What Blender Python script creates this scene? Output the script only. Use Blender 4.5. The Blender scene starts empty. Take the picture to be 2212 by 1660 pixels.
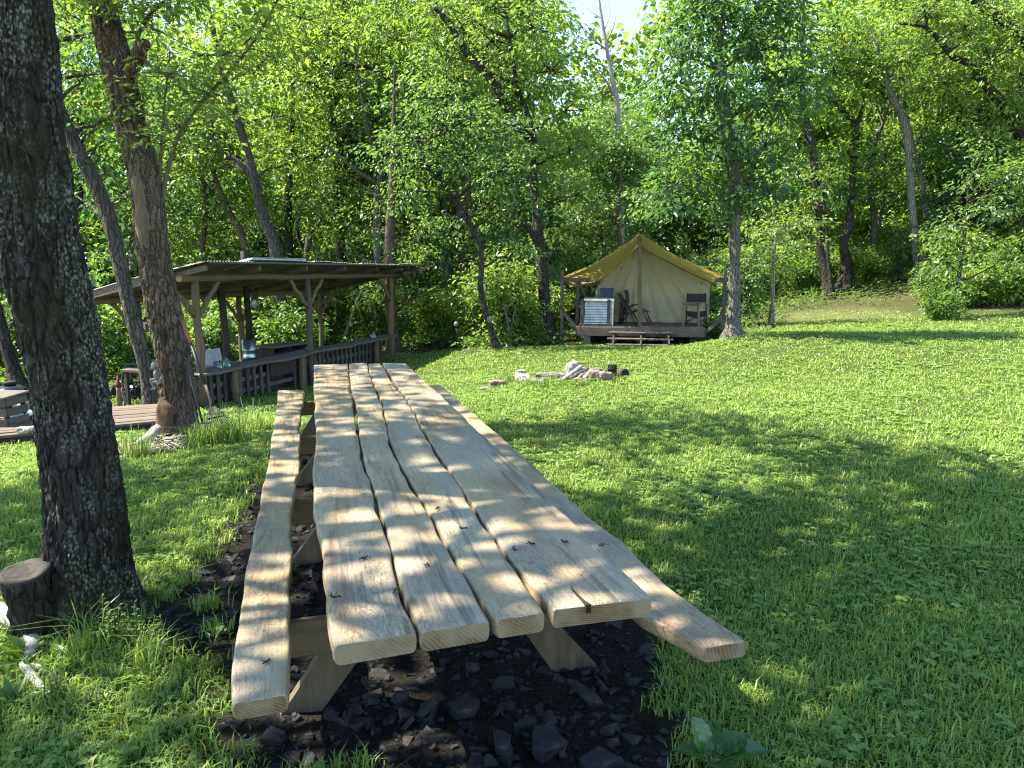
import bpy, math, random
import numpy as np
from mathutils import Vector, Matrix, noise as mnoise

SC = bpy.context.scene
COL = SC.collection
R = math.radians

# ------------------------------------------------------------ camera, sky, sun, exposure
EYE = 1.75
PITCH = R(9.07)
FPX = 1534.0                      # focal length in units of a 2212 px wide picture
cam_d = bpy.data.cameras.new('camera')
cam_d.sensor_width = 36.0
cam_d.lens = FPX / 2212.0 * 36.0
cam_d.clip_start = 0.05
cam_d.clip_end = 600.0
cam = bpy.data.objects.new('camera', cam_d)
cam.location = (0, 0, EYE)
cam.rotation_euler = (R(90) - PITCH, 0, 0)
COL.objects.link(cam)
SC.camera = cam

SUN_AZ = R(-86)                   # left of the view direction
SUN_EL = R(55)
world = bpy.data.worlds.new('World')
SC.world = world
world.use_nodes = True
wn = world.node_tree
bg = wn.nodes['Background']
sky = wn.nodes.new('ShaderNodeTexSky')
sky.sky_type = 'NISHITA'
sky.sun_disc = False
sky.sun_elevation = SUN_EL
sky.sun_rotation = SUN_AZ
sky.dust_density = 0.15
sky.ozone_density = 1.2
sky.altitude = 600.0
wn.links.new(sky.outputs['Color'], bg.inputs['Color'])
bg.inputs['Strength'].default_value = 0.13
sun_d = bpy.data.lights.new('sun', 'SUN')
sun_d.energy = 5.0
sun_d.angle = R(0.5)
sun_d.color = (1.0, 0.93, 0.79)
sun = bpy.data.objects.new('sun', sun_d)
SUNV = Vector((math.sin(SUN_AZ) * math.cos(SUN_EL), math.cos(SUN_AZ) * math.cos(SUN_EL), math.sin(SUN_EL)))
sun.rotation_euler = SUNV.to_track_quat('Z', 'Y').to_euler()
sun.location = SUNV * 60
COL.objects.link(sun)
SC.view_settings.view_transform = 'Standard'
SC.view_settings.look = 'None'
SC.view_settings.gamma = 1.0
SC.view_settings.exposure = 2.08
cy = SC.cycles
cy.use_denoising = True
cy.denoising_prefilter = 'NONE'
cy.filter_width = 1.15
cy.max_bounces = 5
cy.diffuse_bounces = 3
cy.glossy_bounces = 2
cy.transmission_bounces = 3
cy.transparent_max_bounces = 4
cy.caustics_reflective = False
cy.caustics_refractive = False
cy.sample_clamp_indirect = 6.0

# ------------------------------------------------------------ view helpers
CP, SP = math.cos(PITCH), math.sin(PITCH)
def ray(u, v):
    y = 830.0 - v
    Y = FPX * CP + y * SP
    return (u - 1106.0) / Y, (y * CP - FPX * SP) / Y
def W(u, v, d):                   # the point seen at (u, v) at forward distance d
    a, b = ray(u, v)
    return np.array([a * d, d, EYE + b * d])
def GZ(u, v, z):                  # the point seen at (u, v) at height z
    a, b = ray(u, v)
    t = (z - EYE) / b
    return np.array([a * t, t, z])

# ------------------------------------------------------------ terrain
_anch = [(0, 0, 0), (0, 2.5, 0), (-1.2, 4.5, 0), (-2.15, 3.4, 0), (2.5, 3, 0), (1.5, 6.5, -.04), (-1.6, 7.2, -.08),
         (5, 6, 0), (8, 9, .0), (3, 9, -.05), (0.7, 12.2, -.15), (4, 13, -.15), (9, 14, 0.), (-4, 6, -.12), (-6, 5, -.2), (0, -8, 0), (12, 0, .1), (-10, 0, -.2)]
for u, v, d in [(390, 955, 8.7), (440, 880, 12.7), (672, 835, 15.9), (848, 772, 19.8), (1250, 748, 19.3), (1380, 750, 19.0), (1520, 742, 19.0), (1583, 728, 18.5),
                (1800, 680, 27), (2100, 668, 27), (1500, 645, 38), (1985, 606, 32), (1790, 640, 32), (950, 700, 27),
                (1075, 755, 18), (200, 925, 10.5), (60, 850, 14), (300, 800, 20), (700, 700, 30), (2300, 585, 36)]:
    _anch.append(tuple(W(u, v, d)))
for x, y, z in [(-40, 20, -2.5), (-40, 60, -2), (0, 70, 1.5), (40, 70, 3.5), (45, 20, 1.5), (-20, 45, -1.2), (0, -40, 0), (20, -10, .2), (0, 130, 3), (110, 110, 4), (-110, 110, -2), (-110, -20, -2), (110, -20, 2)]:
    _anch.append((x, y, z))
_anch = np.array(_anch, float)
def _phi(a, b):
    d2 = ((a[:, None, :] - b[None, :, :]) ** 2).sum(-1)
    return np.sqrt(d2 + 2.0)
_A = _phi(_anch[:, :2], _anch[:, :2]) - 0.02 * np.eye(len(_anch))
_wts = np.linalg.solve(_A, _anch[:, 2])
def ground_z(xy):
    xy = np.atleast_2d(np.asarray(xy, float))
    out = np.empty(len(xy))
    for i in range(0, len(xy), 20000):
        out[i:i + 20000] = _phi(xy[i:i + 20000], _anch[:, :2]) @ _wts
    x, y = xy[:, 0], xy[:, 1]
    out += 0.012 * np.sin(x * 2.3 + 1.1 * np.sin(y * 1.7)) * np.sin(y * 2.9 + x)
    return out
def gz1(x, y):
    return float(ground_z([(x, y)])[0])
def G(u, v):                      # the ground point seen at (u, v)
    a, b = ray(u, v)
    lo = 0.3
    t = lo
    while t < 90:
        if EYE + b * t < gz1(a * t, t): break
        t *= 1.02
    for _ in range(12):
        m = t / 1.02 * 0.5 + t * 0.5
        if EYE + b * m < gz1(a * m, m): t = m
        else: t = t * 1.004
    return np.array([a * t, t, gz1(a * t, t)])

# ------------------------------------------------------------ materials
class NT:
    def __init__(s, name):
        s.m = bpy.data.materials.new(name); s.m.use_nodes = True
        s.t = s.m.node_tree; s.t.nodes.clear()
        s.out = s.t.nodes.new('ShaderNodeOutputMaterial')
    def n(s, typ, _out=None, _p=None, **kw):
        nd = s.t.nodes.new('ShaderNode' + typ)
        for k, v in (_p or {}).items(): setattr(nd, k, v)
        for k, v in kw.items():
            key = k.replace('_', ' ')
            sock = nd.inputs[int(k[1:])] if (k[0] == 'i' and k[1:].isdigit()) else nd.inputs[key]
            if isinstance(v, bpy.types.NodeSocket): s.t.links.new(v, sock)
            else: sock.default_value = v
        return nd.outputs[_out] if _out is not None else nd.outputs[0]
    def coord(s, scale=(1, 1, 1), which='Object'):
        c = s.n('TexCoord', which)
        return s.n('Mapping', Vector=c, Scale=scale)
    def noise(s, vec, scale, detail=4, rough=.55, dist=0.):
        return s.n('TexNoise', 'Fac', Vector=vec, Scale=scale, Detail=detail, Roughness=rough, Distortion=dist)
    def vor(s, vec, scale, feat='F1', out='Distance', rnd=1.0):
        return s.n('TexVoronoi', out, {'feature': feat}, Vector=vec, Scale=scale, Randomness=rnd)
    def ramp(s, fac, stops, interp='LINEAR'):
        nd = s.t.nodes.new('ShaderNodeValToRGB')
        cr = nd.color_ramp; cr.interpolation = interp
        while len(cr.elements) < len(stops): cr.elements.new(1.0)
        for e, (p, c) in zip(cr.elements, stops):
            e.position = p
            e.color = (c, c, c, 1) if isinstance(c, (int, float)) else (*c, 1)
        s.t.links.new(fac, nd.inputs[0])
        return nd.outputs[0]
    def mix(s, fac, a, b, mode='MIX'):
        nd = s.t.nodes.new('ShaderNodeMix'); nd.data_type = 'RGBA'; nd.blend_type = mode
        for sock, v in ((nd.inputs[0], fac), (nd.inputs[6], a), (nd.inputs[7], b)):
            if isinstance(v, bpy.types.NodeSocket): s.t.links.new(v, sock)
            elif isinstance(v, (int, float)): sock.default_value = v
            else: sock.default_value = (*v, 1)
        return nd.outputs[2]
    def math(s, op, a, b=0., clamp=False):
        return s.n('Math', 0, {'operation': op, 'use_clamp': clamp}, i0=a, i1=b)
    def bump(s, h, strength=.5, dist=.02, normal=None):
        kw = dict(Height=h, Strength=strength, Distance=dist)
        if normal is not None: kw['Normal'] = normal
        return s.n('Bump', 0, **kw)
    def pbr(s, col, rough=.7, normal=None, metal=0., spec=.3, **kw):
        a = dict(Roughness=rough, Metallic=metal)
        a['Base_Color'] = col if isinstance(col, bpy.types.NodeSocket) else (*col, 1)
        a['Specular_IOR_Level'] = spec
        if normal is not None: a['Normal'] = normal
        a.update(kw)
        b = s.n('BsdfPrincipled', 0, **a)
        s.t.links.new(b, s.out.inputs['Surface'])
        return s.m
    def attr(s, name, out='Fac'):
        return s.n('Attribute', out, {'attribute_name': name})
    def rnd(s):
        return s.n('ObjectInfo', 'Random')

def mat_bark(name, light, dark, lichen=None, scale=1.0, amount=.5, moss=None):
    t = NT(name)
    c = t.coord((9 * scale, 9 * scale, 2.0 * scale))
    wob = t.n('TexNoise', 'Color', Vector=t.coord((1, 1, 1)), Scale=3.0 * scale, Detail=3.0)
    cw = t.n('VectorMath', 0, {'operation': 'ADD'}, i0=c, i1=t.n('VectorMath', 0, {'operation': 'SCALE'}, i0=wob, Scale=1.2))
    e = t.vor(cw, 1.6, 'DISTANCE_TO_EDGE')
    n = t.noise(cw, 2.5, 6, .65)
    h = t.math('ADD', t.ramp(e, [(0, 0.), (.22, 1.)]), t.math('MULTIPLY', n, .7))
    col = t.ramp(h, [(.15, dark), (.75, tuple((a + b) / 2 for a, b in zip(light, dark))), (1.4 / 1.7, light)])
    col = t.mix(t.ramp(t.noise(t.coord((1, 1, .5)), 2.0, 3), [(.35, 0), (.7, .6)]), col, tuple(x * .55 for x in light))
    if lichen:
        l = t.vor(t.coord((1, 1, .7)), 48.0 * scale)
        l = t.math('MULTIPLY', t.ramp(l, [(.3, 1.), (.58, 0.)]), t.ramp(t.noise(t.coord((1, 1, .4)), 4.2, 6, .7), [(.46, 0.), (.58, 1.)]))
        l = t.math('MULTIPLY', l, t.ramp(h, [(.2, 0.), (.6, 1.)]))
        col = t.mix(t.math('MULTIPLY', l, amount), col, lichen)
    if moss:
        mz = t.n('SeparateXYZ', 'Z', Vector=t.coord())
        mm = t.math('MULTIPLY', t.ramp(t.noise(t.coord((1, 1, .7)), 2.2, 5, .6), [(.45, 0.), (.62, 1.)]), .85)
        col = t.mix(mm, col, moss)
    nb = t.bump(h, .9, .03 / scale)
    return t.pbr(col, .9, nb, spec=.15)

def mat_wood(name, light, dark, axis='z', scale=1.0, rough=.8, bump=.35):
    t = NT(name)
    sc = {'x': (.12, 1, 1), 'y': (1, .12, 1), 'z': (1, 1, .12)}[axis]
    c = t.coord(sc)
    g = t.noise(c, 34 * scale, 6, .6, .4)
    b = t.noise(t.coord(), 2.3 * scale, 4)
    col = t.ramp(g, [(.3, dark), (.52, tuple((a + b_) / 2 for a, b_ in zip(light, dark))), (.7, light)])
    col = t.mix(t.ramp(b, [(.35, 0), (.7, .6)]), col, tuple(x * .6 for x in light))
    r = t.rnd()
    col = t.mix(.6, col, t.n('HueSaturation', 0, Hue=.5, Saturation=.9, Value=t.math('ADD', .7, t.math('MULTIPLY', r, .6)), Fac=1., Color=col))
    return t.pbr(col, rough, t.bump(g, bump, .01), spec=.2)

def mat_leaf(name, refl, trans, yellow=(.16, .19, .02), gloss=.025, tr=.5):
    t = NT(name)
    a = t.attr('tone')
    r = t.rnd()
    f = t.math('ADD', t.math('MULTIPLY', a, .75), t.math('MULTIPLY', r, .25))
    val = t.math('ADD', .55, t.math('MULTIPLY', f, .9))
    hue = t.math('ADD', .52, t.math('MULTIPLY', f, -.035))
    c1 = t.n('HueSaturation', 0, Hue=hue, Saturation=1., Value=val, Fac=1., Color=(*refl, 1))
    c2 = t.n('HueSaturation', 0, Hue=hue, Saturation=1., Value=val, Fac=1., Color=(*trans, 1))
    c1 = t.mix(t.ramp(a, [(.86, 0.), (1., .5)]), c1, yellow)
    d = t.n('BsdfDiffuse', 0, Color=c1)
    s = t.n('BsdfTranslucent', 0, Color=c2)
    m = t.n('MixShader', 0, i0=tr, i1=d, i2=s)
    g = t.n('BsdfGlossy', 0, Color=(.9, .95, .9, 1), Roughness=.38)
    m2 = t.n('MixShader', 0, i0=gloss, i1=m, i2=g)
    t.t.links.new(m2, t.out.inputs['Surface'])
    return t.m

def mat_plain(name, col, rough=.6, metal=0., spec=.4, var=.25, scale=12., bump=0.):
    t = NT(name)
    n = t.noise(t.coord(), scale, 6, .65)
    c = t.mix(t.ramp(n, [(.35, 0.), (.7, 1.)]), tuple(x * (1 - var) for x in col), tuple(min(1, x * (1 + var * .6)) for x in col))
    return t.pbr(c, rough, t.bump(n, bump, .01) if bump else None, metal, spec)

def mat_stone(name, light, dark, scale=1.0, stain=None):
    t = NT(name)
    n = t.noise(t.coord(), 7 * scale, 8, .68, .3)
    n2 = t.noise(t.coord(), 40 * scale, 4, .6)
    col = t.ramp(n, [(.32, dark), (.55, tuple((a + b) / 2 for a, b in zip(light, dark))), (.68, light)])
    col = t.mix(t.ramp(n2, [(.35, .5), (.6, 0.)]), col, dark)
    if stain: col = t.mix(t.ramp(t.noise(t.coord(), 3 * scale, 4), [(.5, 0.), (.65, .8)]), col, stain)
    return t.pbr(col, .9, t.bump(t.math('ADD', n, t.math('MULTIPLY', n2, .3)), .6, .03), spec=.15)

M = {}
M['bark_oak'] = mat_bark('rough dark bark', (.042, .036, .029), (.006, .0055, .0045), (.24, .245, .18), 1.5, .9, moss=(.024, .026, .009))
M['bark_brown'] = mat_bark('brown flaking bark', (.135, .098, .066), (.018, .012, .008), (.27, .25, .20), 1.3, .35)
M['bark_grey'] = mat_bark('grey bark', (.15, .135, .115), (.035, .030, .025), (.32, .32, .28), 1.0, .5)
M['bark_dark'] = mat_bark('dark wet bark', (.052, .043, .034), (.010, .008, .007), (.17, .17, .14), .9, .4)
M['bark_pale'] = mat_bark('pale smooth bark', (.27, .25, .21), (.10, .088, .07), (.45, .45, .4), .8, .4)
M['bark_mid'] = mat_bark('brown grey bark', (.088, .077, .063), (.018, .015, .012), (.20, .20, .165), 1.0, .4)
M['bare_wood'] = mat_wood('bare trunk wood', (.20, .145, .09), (.075, .048, .028))
M['dead_wood'] = mat_wood('bleached dead wood', (.33, .30, .26), (.15, .13, .11))
M['leaf_a'] = mat_leaf('green leaves', (.098, .168, .034), (.235, .365, .036))
M['leaf_b'] = mat_leaf('bright yellow green leaves', (.118, .185, .036), (.270, .390, .045))
M['leaf_c'] = mat_leaf('deep green leaves', (.048, .108, .032), (.100, .210, .030), gloss=.035)
M['leaf_d'] = mat_leaf('blue green leaves', (.088, .158, .044), (.200, .335, .045), gloss=.035)
M['leaf_low'] = mat_leaf('undergrowth leaves', (.080, .155, .030), (.170, .290, .024))
M['grass'] = mat_leaf('grass blades', (.195, .285, .060), (.320, .440, .055), yellow=(.34, .31, .12), gloss=.02, tr=.42)
M['clover'] = mat_leaf('clover leaves', (.185, .290, .070), (.290, .420, .060), gloss=.02, tr=.4)
M['needle'] = mat_leaf('cedar sprays', (.055, .085, .035), (.080, .120, .040), gloss=.05, tr=.3)

# ------------------------------------------------------------ mesh helpers
class MB:
    """collects shapes, then becomes ONE mesh object"""
    def __init__(s): s.v = []; s.f = []; s.sm = []; s.n = 0
    def add(s, vs, fs, smooth=False):
        k = s.n
        s.v.extend([tuple(map(float, p)) for p in vs]); s.n += len(vs)
        s.f.extend([tuple(i + k for i in f) for f in fs]); s.sm.extend([smooth] * len(fs))
        return s
    def box(s, c, size, rot=None, bevel=0.0):
        x, y, z = [a / 2 for a in size]
        b = min(bevel, x * .45, y * .45, z * .45)
        m = rot if rot is not None else Matrix.Identity(3)
        if isinstance(m, (int, float)): m = Matrix.Rotation(m, 3, 'Z')
        c = Vector(c)
        if b <= 0:
            vs = [c + m @ Vector((i * x, j * y, k * z)) for k in (-1, 1) for j in (-1, 1) for i in (-1, 1)]
            fs = [(0, 2, 3, 1), (4, 5, 7, 6), (0, 1, 5, 4), (2, 6, 7, 3), (0, 4, 6, 2), (1, 3, 7, 5)]
            return s.add(vs, fs)
        vs = []; idx = {}
        for i in (-1, 1):
            for j in (-1, 1):
                for k in (-1, 1):
                    for ax in range(3):
                        p = [i * (x - b), j * (y - b), k * (z - b)]
                        p[ax] = (i * x, j * y, k * z)[ax]
                        idx[(i, j, k, ax)] = len(vs); vs.append(c + m @ Vector(p))
        fs = []
        for sgn in (-1, 1):
            a = [(sgn, -1, -1), (sgn, 1, -1), (sgn, 1, 1), (sgn, -1, 1)]
            fs.append([idx[(*q, 0)] for q in (a if sgn > 0 else a[::-1])])
            a = [(-1, sgn, -1), (-1, sgn, 1), (1, sgn, 1), (1, sgn, -1)]
            fs.append([idx[(*q, 1)] for q in (a if sgn > 0 else a[::-1])])
            a = [(-1, -1, sgn), (1, -1, sgn), (1, 1, sgn), (-1, 1, sgn)]
            fs.append([idx[(*q, 2)] for q in (a if sgn > 0 else a[::-1])])
        for j in (-1, 1):
            for k in (-1, 1):
                fs.append([idx[(-1, j, k, 1)], idx[(1, j, k, 1)], idx[(1, j, k, 2)], idx[(-1, j, k, 2)]])
                fs.append([idx[(j, -1, k, 0)], idx[(j, 1, k, 0)], idx[(j, 1, k, 2)], idx[(j, -1, k, 2)]])
                fs.append([idx[(j, k, -1, 0)], idx[(j, k, 1, 0)], idx[(j, k, 1, 1)], idx[(j, k, -1, 1)]])
        for i in (-1, 1):
            for j in (-1, 1):
                for k in (-1, 1): fs.append([idx[(i, j, k, a)] for a in range(3)])
        return s.add(vs, fs)
    def beam(s, a, b, w, h, up=(0, 0, 1), bevel=.004):
        a, b = Vector(a), Vector(b)
        d = (b - a); L = d.length; d.normalize()
        r = d.cross(Vector(up))
        if r.length < 1e-4: r = d.cross(Vector((0, 1, 0)))
        r.normalize(); u = r.cross(d)
        m = Matrix((r, d, u)).transposed()
        return s.box((a + b) / 2, (w, L, h), m, bevel)
    def tube(s, pts, rad, seg=8, caps=True, wob=0., rng=None, smooth=True):
        pts = [Vector(p) for p in pts]
        if isinstance(rad, (int, float)): rad = [rad] * len(pts)
        n = len(pts); vs = []; fs = []
        d0 = (pts[1] - pts[0]).normalized()
        ref = Vector((0, 0, 1)) if abs(d0.z) < .9 else Vector((1, 0, 0))
        x = d0.cross(ref).normalized()
        for i, p in enumerate(pts):
            d = (pts[min(i + 1, n - 1)] - pts[max(i - 1, 0)]).normalized()
            x = (x - d * x.dot(d)).normalized(); y = d.cross(x)
            for k in range(seg):
                a = 2 * math.pi * k / seg
                rr = rad[i] * (1 + (wob * (rng.random() - .5) * 2 if rng else 0))
                vs.append(p + (x * math.cos(a) + y * math.sin(a)) * rr)
        for i in range(n - 1):
            for k in range(seg):
                q = (k + 1) % seg
                fs.append((i * seg + k, i * seg + q, (i + 1) * seg + q, (i + 1) * seg + k))
        s.add(vs, fs, smooth)
        if caps:
            k = s.n - n * seg
            s.f.append(tuple(range(k + seg - 1, k - 1, -1))); s.sm.append(False)
            s.f.append(tuple(range(k + (n - 1) * seg, k + n * seg))); s.sm.append(False)
        return s
    def lathe(s, c, prof, seg=24, axis=None, smooth=True):
        m = axis if axis is not None else Matrix.Identity(3)
        c = Vector(c); vs = []; fs = []
        for r, z in prof:
            for k in range(seg):
                a = 2 * math.pi * k / seg
                vs.append(c + m @ Vector((r * math.cos(a), r * math.sin(a), z)))
        for i in range(len(prof) - 1):
            for k in range(seg):
                q = (k + 1) % seg
                fs.append((i * seg + k, i * seg + q, (i + 1) * seg + q, (i + 1) * seg + k))
        s.add(vs, fs, smooth)
        k = s.n - len(prof) * seg
        if prof[0][0] > 1e-5: s.f.append(tuple(range(k + seg - 1, k - 1, -1))); s.sm.append(False)
        if prof[-1][0] > 1e-5: s.f.append(tuple(range(k + (len(prof) - 1) * seg, k + len(prof) * seg))); s.sm.append(False)
        return s
    def grid(s, P, smooth=True, flip=False):
        P = np.asarray(P); a, b, _ = P.shape
        fs = []
        for i in range(a - 1):
            for j in range(b - 1):
                q = (i * b + j, i * b + j + 1, (i + 1) * b + j + 1, (i + 1) * b + j)
                fs.append(q[::-1] if flip else q)
        return s.add(P.reshape(-1, 3), fs, smooth)

OFF = {}
def tag(o, label=None, cat=None, group=None, kind=None):
    if label: o['label'] = label
    if cat: o['category'] = cat
    if group: o['group'] = group
    if kind: o['kind'] = kind
    return o
def thing(name, label, cat, loc=(0, 0, 0), group=None):
    o = bpy.data.objects.new(name, None)
    o.empty_display_size = .1
    o.location = loc
    COL.objects.link(o)
    OFF[o.name] = Vector(loc)
    return tag(o, label, cat, group)
def obj(name, mb, mat, parent=None, local=False, origin=None):
    """one mesh object; vertices are in world space unless local"""
    off = Vector((0, 0, 0)) if local else (OFF.get(parent.name, Vector((0, 0, 0))) if parent is not None else Vector((0, 0, 0)))
    if origin is not None and parent is None: off = Vector(origin)
    me = bpy.data.meshes.new(name)
    V = np.array(mb.v, float)
    if len(V): V = V - np.array(off)
    me.from_pydata(V.tolist(), [], mb.f)
    me.polygons.foreach_set('use_smooth', mb.sm)
    me.materials.append(mat if not isinstance(mat, str) else M[mat])
    me.update()
    o = bpy.data.objects.new(name, me)
    COL.objects.link(o)
    if parent is not None:
        o.parent = parent
        OFF[o.name] = off
    elif origin is not None:
        o.location = origin; OFF[o.name] = off
    return o
def tri_mesh(name, V, T, mat, parent=None, tone=None, off=(0, 0, 0), smooth=False):
    me = bpy.data.meshes.new(name)
    V = np.asarray(V, np.float32) - np.asarray(off, np.float32); T = np.asarray(T, np.int32)
    me.vertices.add(len(V)); me.vertices.foreach_set('co', V.ravel())
    me.loops.add(T.size); me.loops.foreach_set('vertex_index', T.ravel())
    me.polygons.add(len(T))
    me.polygons.foreach_set('loop_start', np.arange(0, T.size, 3, dtype=np.int32))
    if smooth: me.polygons.foreach_set('use_smooth', np.ones(len(T), bool))
    if tone is not None:
        a = me.attributes.new('tone', 'FLOAT', 'POINT'); a.data.foreach_set('value', np.asarray(tone, np.float32))
    me.materials.append(M[mat] if isinstance(mat, str) else mat)
    me.update(calc_edges=True)
    o = bpy.data.objects.new(name, me); COL.objects.link(o)
    if parent is not None: o.parent = parent
    return o
def copy_thing(root, loc, rz, sc, label, group):
    r = root.copy(); COL.objects.link(r)
    r.location = loc; r.rotation_euler = (0, 0, rz); r.scale = (sc, sc, sc)
    r['label'] = label; r['group'] = group
    for ch in list(root.children):
        c = ch.copy(); COL.objects.link(c); c.parent = r
    return r

# ------------------------------------------------------------ foliage
def rot_basis(nrm, rng):
    n = nrm / np.linalg.norm(nrm, axis=1, keepdims=True)
    t = rng.normal(size=n.shape)
    t -= n * (t * n).sum(1, keepdims=True)
    t /= np.linalg.norm(t, axis=1, keepdims=True) + 1e-9
    return t, np.cross(n, t), n
def leaf_tris(C, D, N, L, wid, tone, fold=.18):
    """leaves: base point C, direction D, normal N, length L; two triangles folded on the midrib"""
    D = D / (np.linalg.norm(D, axis=1, keepdims=True) + 1e-9)
    S = np.cross(D, N); S /= np.linalg.norm(S, axis=1, keepdims=True) + 1e-9
    U = np.cross(S, D)
    L = np.broadcast_to(np.asarray(L, float).reshape(-1, 1), (len(C), 1))
    w = L * wid * .5
    base = C
    tip = C + D * L - U * L * .12
    mid = C + D * L * .45
    a = mid + S * w + U * w * fold * 2
    b = mid - S * w + U * w * fold * 2
    V = np.stack([base, a, tip, b], 1).reshape(-1, 3)
    k = np.arange(len(C)) * 4
    T = np.concatenate([np.stack([k, k + 1, k + 2], 1), np.stack([k, k + 2, k + 3], 1)])
    return V, T, np.repeat(tone, 4)
def spray_leaves(rng, centers, outw, n_per, rad, leaf, wid=.5, flat=.35, droop=.25, tone0=None):
    """flat sprays of leaves round each centre; outw is the direction the twig grows"""
    k = len(centers)
    C = np.repeat(centers, n_per, 0); O = np.repeat(outw, n_per, 0)
    ang = rng.uniform(0, 2 * np.pi, k * n_per); r = rad * np.sqrt(rng.random(k * n_per))
    tn = np.repeat(rng.random(k) if tone0 is None else tone0, n_per)
    up = np.array([0, 0, 1.0])
    x = np.cross(O, up) + 1e-6; x /= np.linalg.norm(x, axis=1, keepdims=True)
    y = np.cross(up[None], x)
    P = C + x * (np.cos(ang) * r)[:, None] + y * (np.sin(ang) * r)[:, None]
    P[:, 2] += rng.normal(0, flat * rad * .5, len(P)) - droop * r * r / rad
    D = (P - C) + O * rad * .35 + rng.normal(0, .3 * rad, P.shape)
    D[:, 2] -= rad * .25
    N = rng.normal(0, .45, P.shape); N[:, 2] += 1.0
    Ls = leaf * rng.uniform(.65, 1.25, len(P)) * np.repeat(rng.uniform(.7, 1.35, k), n_per)
    tone = np.clip(tn * .6 + rng.random(len(P)) * .5, 0, 1)
    return leaf_tris(P, D, N, Ls, wid, tone)
class Tris:
    def __init__(s): s.V = []; s.T = []; s.t = []; s.n = 0
    def add(s, VTt):
        V, T, t = VTt
        s.V.append(V); s.T.append(T + s.n); s.t.append(t); s.n += len(V)
    def build(s, name, mat, parent=None, off=(0, 0, 0)):
        return tri_mesh(name, np.concatenate(s.V), np.concatenate(s.T), mat, parent, np.concatenate(s.t), off)
def smooth_path(pts, n):
    pts = np.asarray(pts, float)
    d = np.concatenate([[0], np.cumsum(np.linalg.norm(np.diff(pts[:, :3], axis=0), axis=1))])
    t = np.linspace(0, d[-1], n)
    # Catmull-Rom through the points
    out = np.empty((n, pts.shape[1]))
    for i, tt in enumerate(t):
        k = min(np.searchsorted(d, tt, 'right') - 1, len(pts) - 2)
        u = (tt - d[k]) / max(1e-9, d[k + 1] - d[k])
        p0, p1, p2, p3 = pts[max(k - 1, 0)], pts[k], pts[k + 1], pts[min(k + 2, len(pts) - 1)]
        out[i] = .5 * (2 * p1 + (p2 - p0) * u + (2 * p0 - 5 * p1 + 4 * p2 - p3) * u * u + (3 * p1 - p0 - 3 * p2 + p3) * u ** 3)
    return out
def limb(mb, rng, a, b, r0, r1, seg=5, n=6, sag=.0, jit=.06):
    a, b = np.asarray(a, float), np.asarray(b, float)
    L = np.linalg.norm(b - a)
    t = np.linspace(0, 1, n)
    P = a[None] * (1 - t)[:, None] + b[None] * t[:, None]
    P[1:-1] += rng.normal(0, jit * L, (n - 2, 3)) * .6
    P[:, 2] += sag * L * np.sin(t * np.pi)
    mb.tube(P, list(r0 + (r1 - r0) * t ** .8), seg, caps=True)
    return P
def crown_blobs(rng, blobs, trunk_pts, mb, tr, leaf, dens=1.0, wid=.5, spray_r=.38, n_per=16, limb_r=.05, seg=5):
    """blobs: (centre, radius). A limb grows from the trunk to each blob, twigs fan out, every twig ends in a flat spray of leaves"""
    TP = np.asarray(trunk_pts, float)[:, :3]
    for c, r in blobs:
        c = np.asarray(c, float)
        bt = rng.normal(0, .16)
        if mb is not None:
            lower = TP[TP[:, 2] < c[2] + .1]
            if not len(lower): lower = TP
            q = lower[np.argmin(np.linalg.norm(lower - c, axis=1) + .6 * np.abs(lower[:, 2] - (c[2] - .5 * np.linalg.norm(lower[:, :2] - c[:2], axis=1))))]
            P = limb(mb, rng, q, c, limb_r * (.5 + .35 * r), .012, seg, 6, .04)
        k = max(3, int(dens * 21 * r ** 2))
        d = rng.normal(size=(k, 3)); d /= np.linalg.norm(d, axis=1, keepdims=True)
        rr = r * rng.random(k) ** .42
        S = c + d * rr[:, None] * np.array([1, 1, .72])
        if mb is not None:
            for j in range(0, k, 3):
                limb(mb, rng, c + (S[j] - c) * .05, S[j], .014 + .004 * r, .005, 3, 3, 0, .05)
        o = (S - c); o[:, 2] *= .3
        o = o / (np.linalg.norm(o, axis=1, keepdims=True) + 1e-6)
        tr.add(spray_leaves(rng, S, o, n_per, spray_r, leaf, wid, tone0=np.clip(rng.normal(.45, .18, k) + bt, 0, 1)))

# ------------------------------------------------------------ ground
DIRT = [(470, 1750), (530, 1560), (450, 1470), (330, 1345), (330, 1240), (450, 1190), (530, 1060), (590, 965), (640, 900), (690, 872),
        (800, 885), (980, 1000), (1180, 1180), (1300, 1290), (1420, 1400), (1490, 1500), (1515, 1570), (1490, 1750)]
DIRT = np.array([GZ(u, v, 0)[:2] for u, v in DIRT])
def poly_dist(P, poly):
    """signed distance, positive inside"""
    P = np.asarray(P, float); n = len(poly)
    inside = np.zeros(len(P), bool); dist = np.full(len(P), 1e9)
    for i in range(n):
        a, b = poly[i], poly[(i + 1) % n]
        c = ((a[1] > P[:, 1]) != (b[1] > P[:, 1])) & (P[:, 0] < (b[0] - a[0]) * (P[:, 1] - a[1]) / (b[1] - a[1] + 1e-12) + a[0])
        inside ^= c
        ab = b - a
        t = np.clip(((P - a) @ ab) / (ab @ ab), 0, 1)
        dist = np.minimum(dist, np.linalg.norm(P - a - t[:, None] * ab, axis=1))
    return np.where(inside, dist, -dist)
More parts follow.
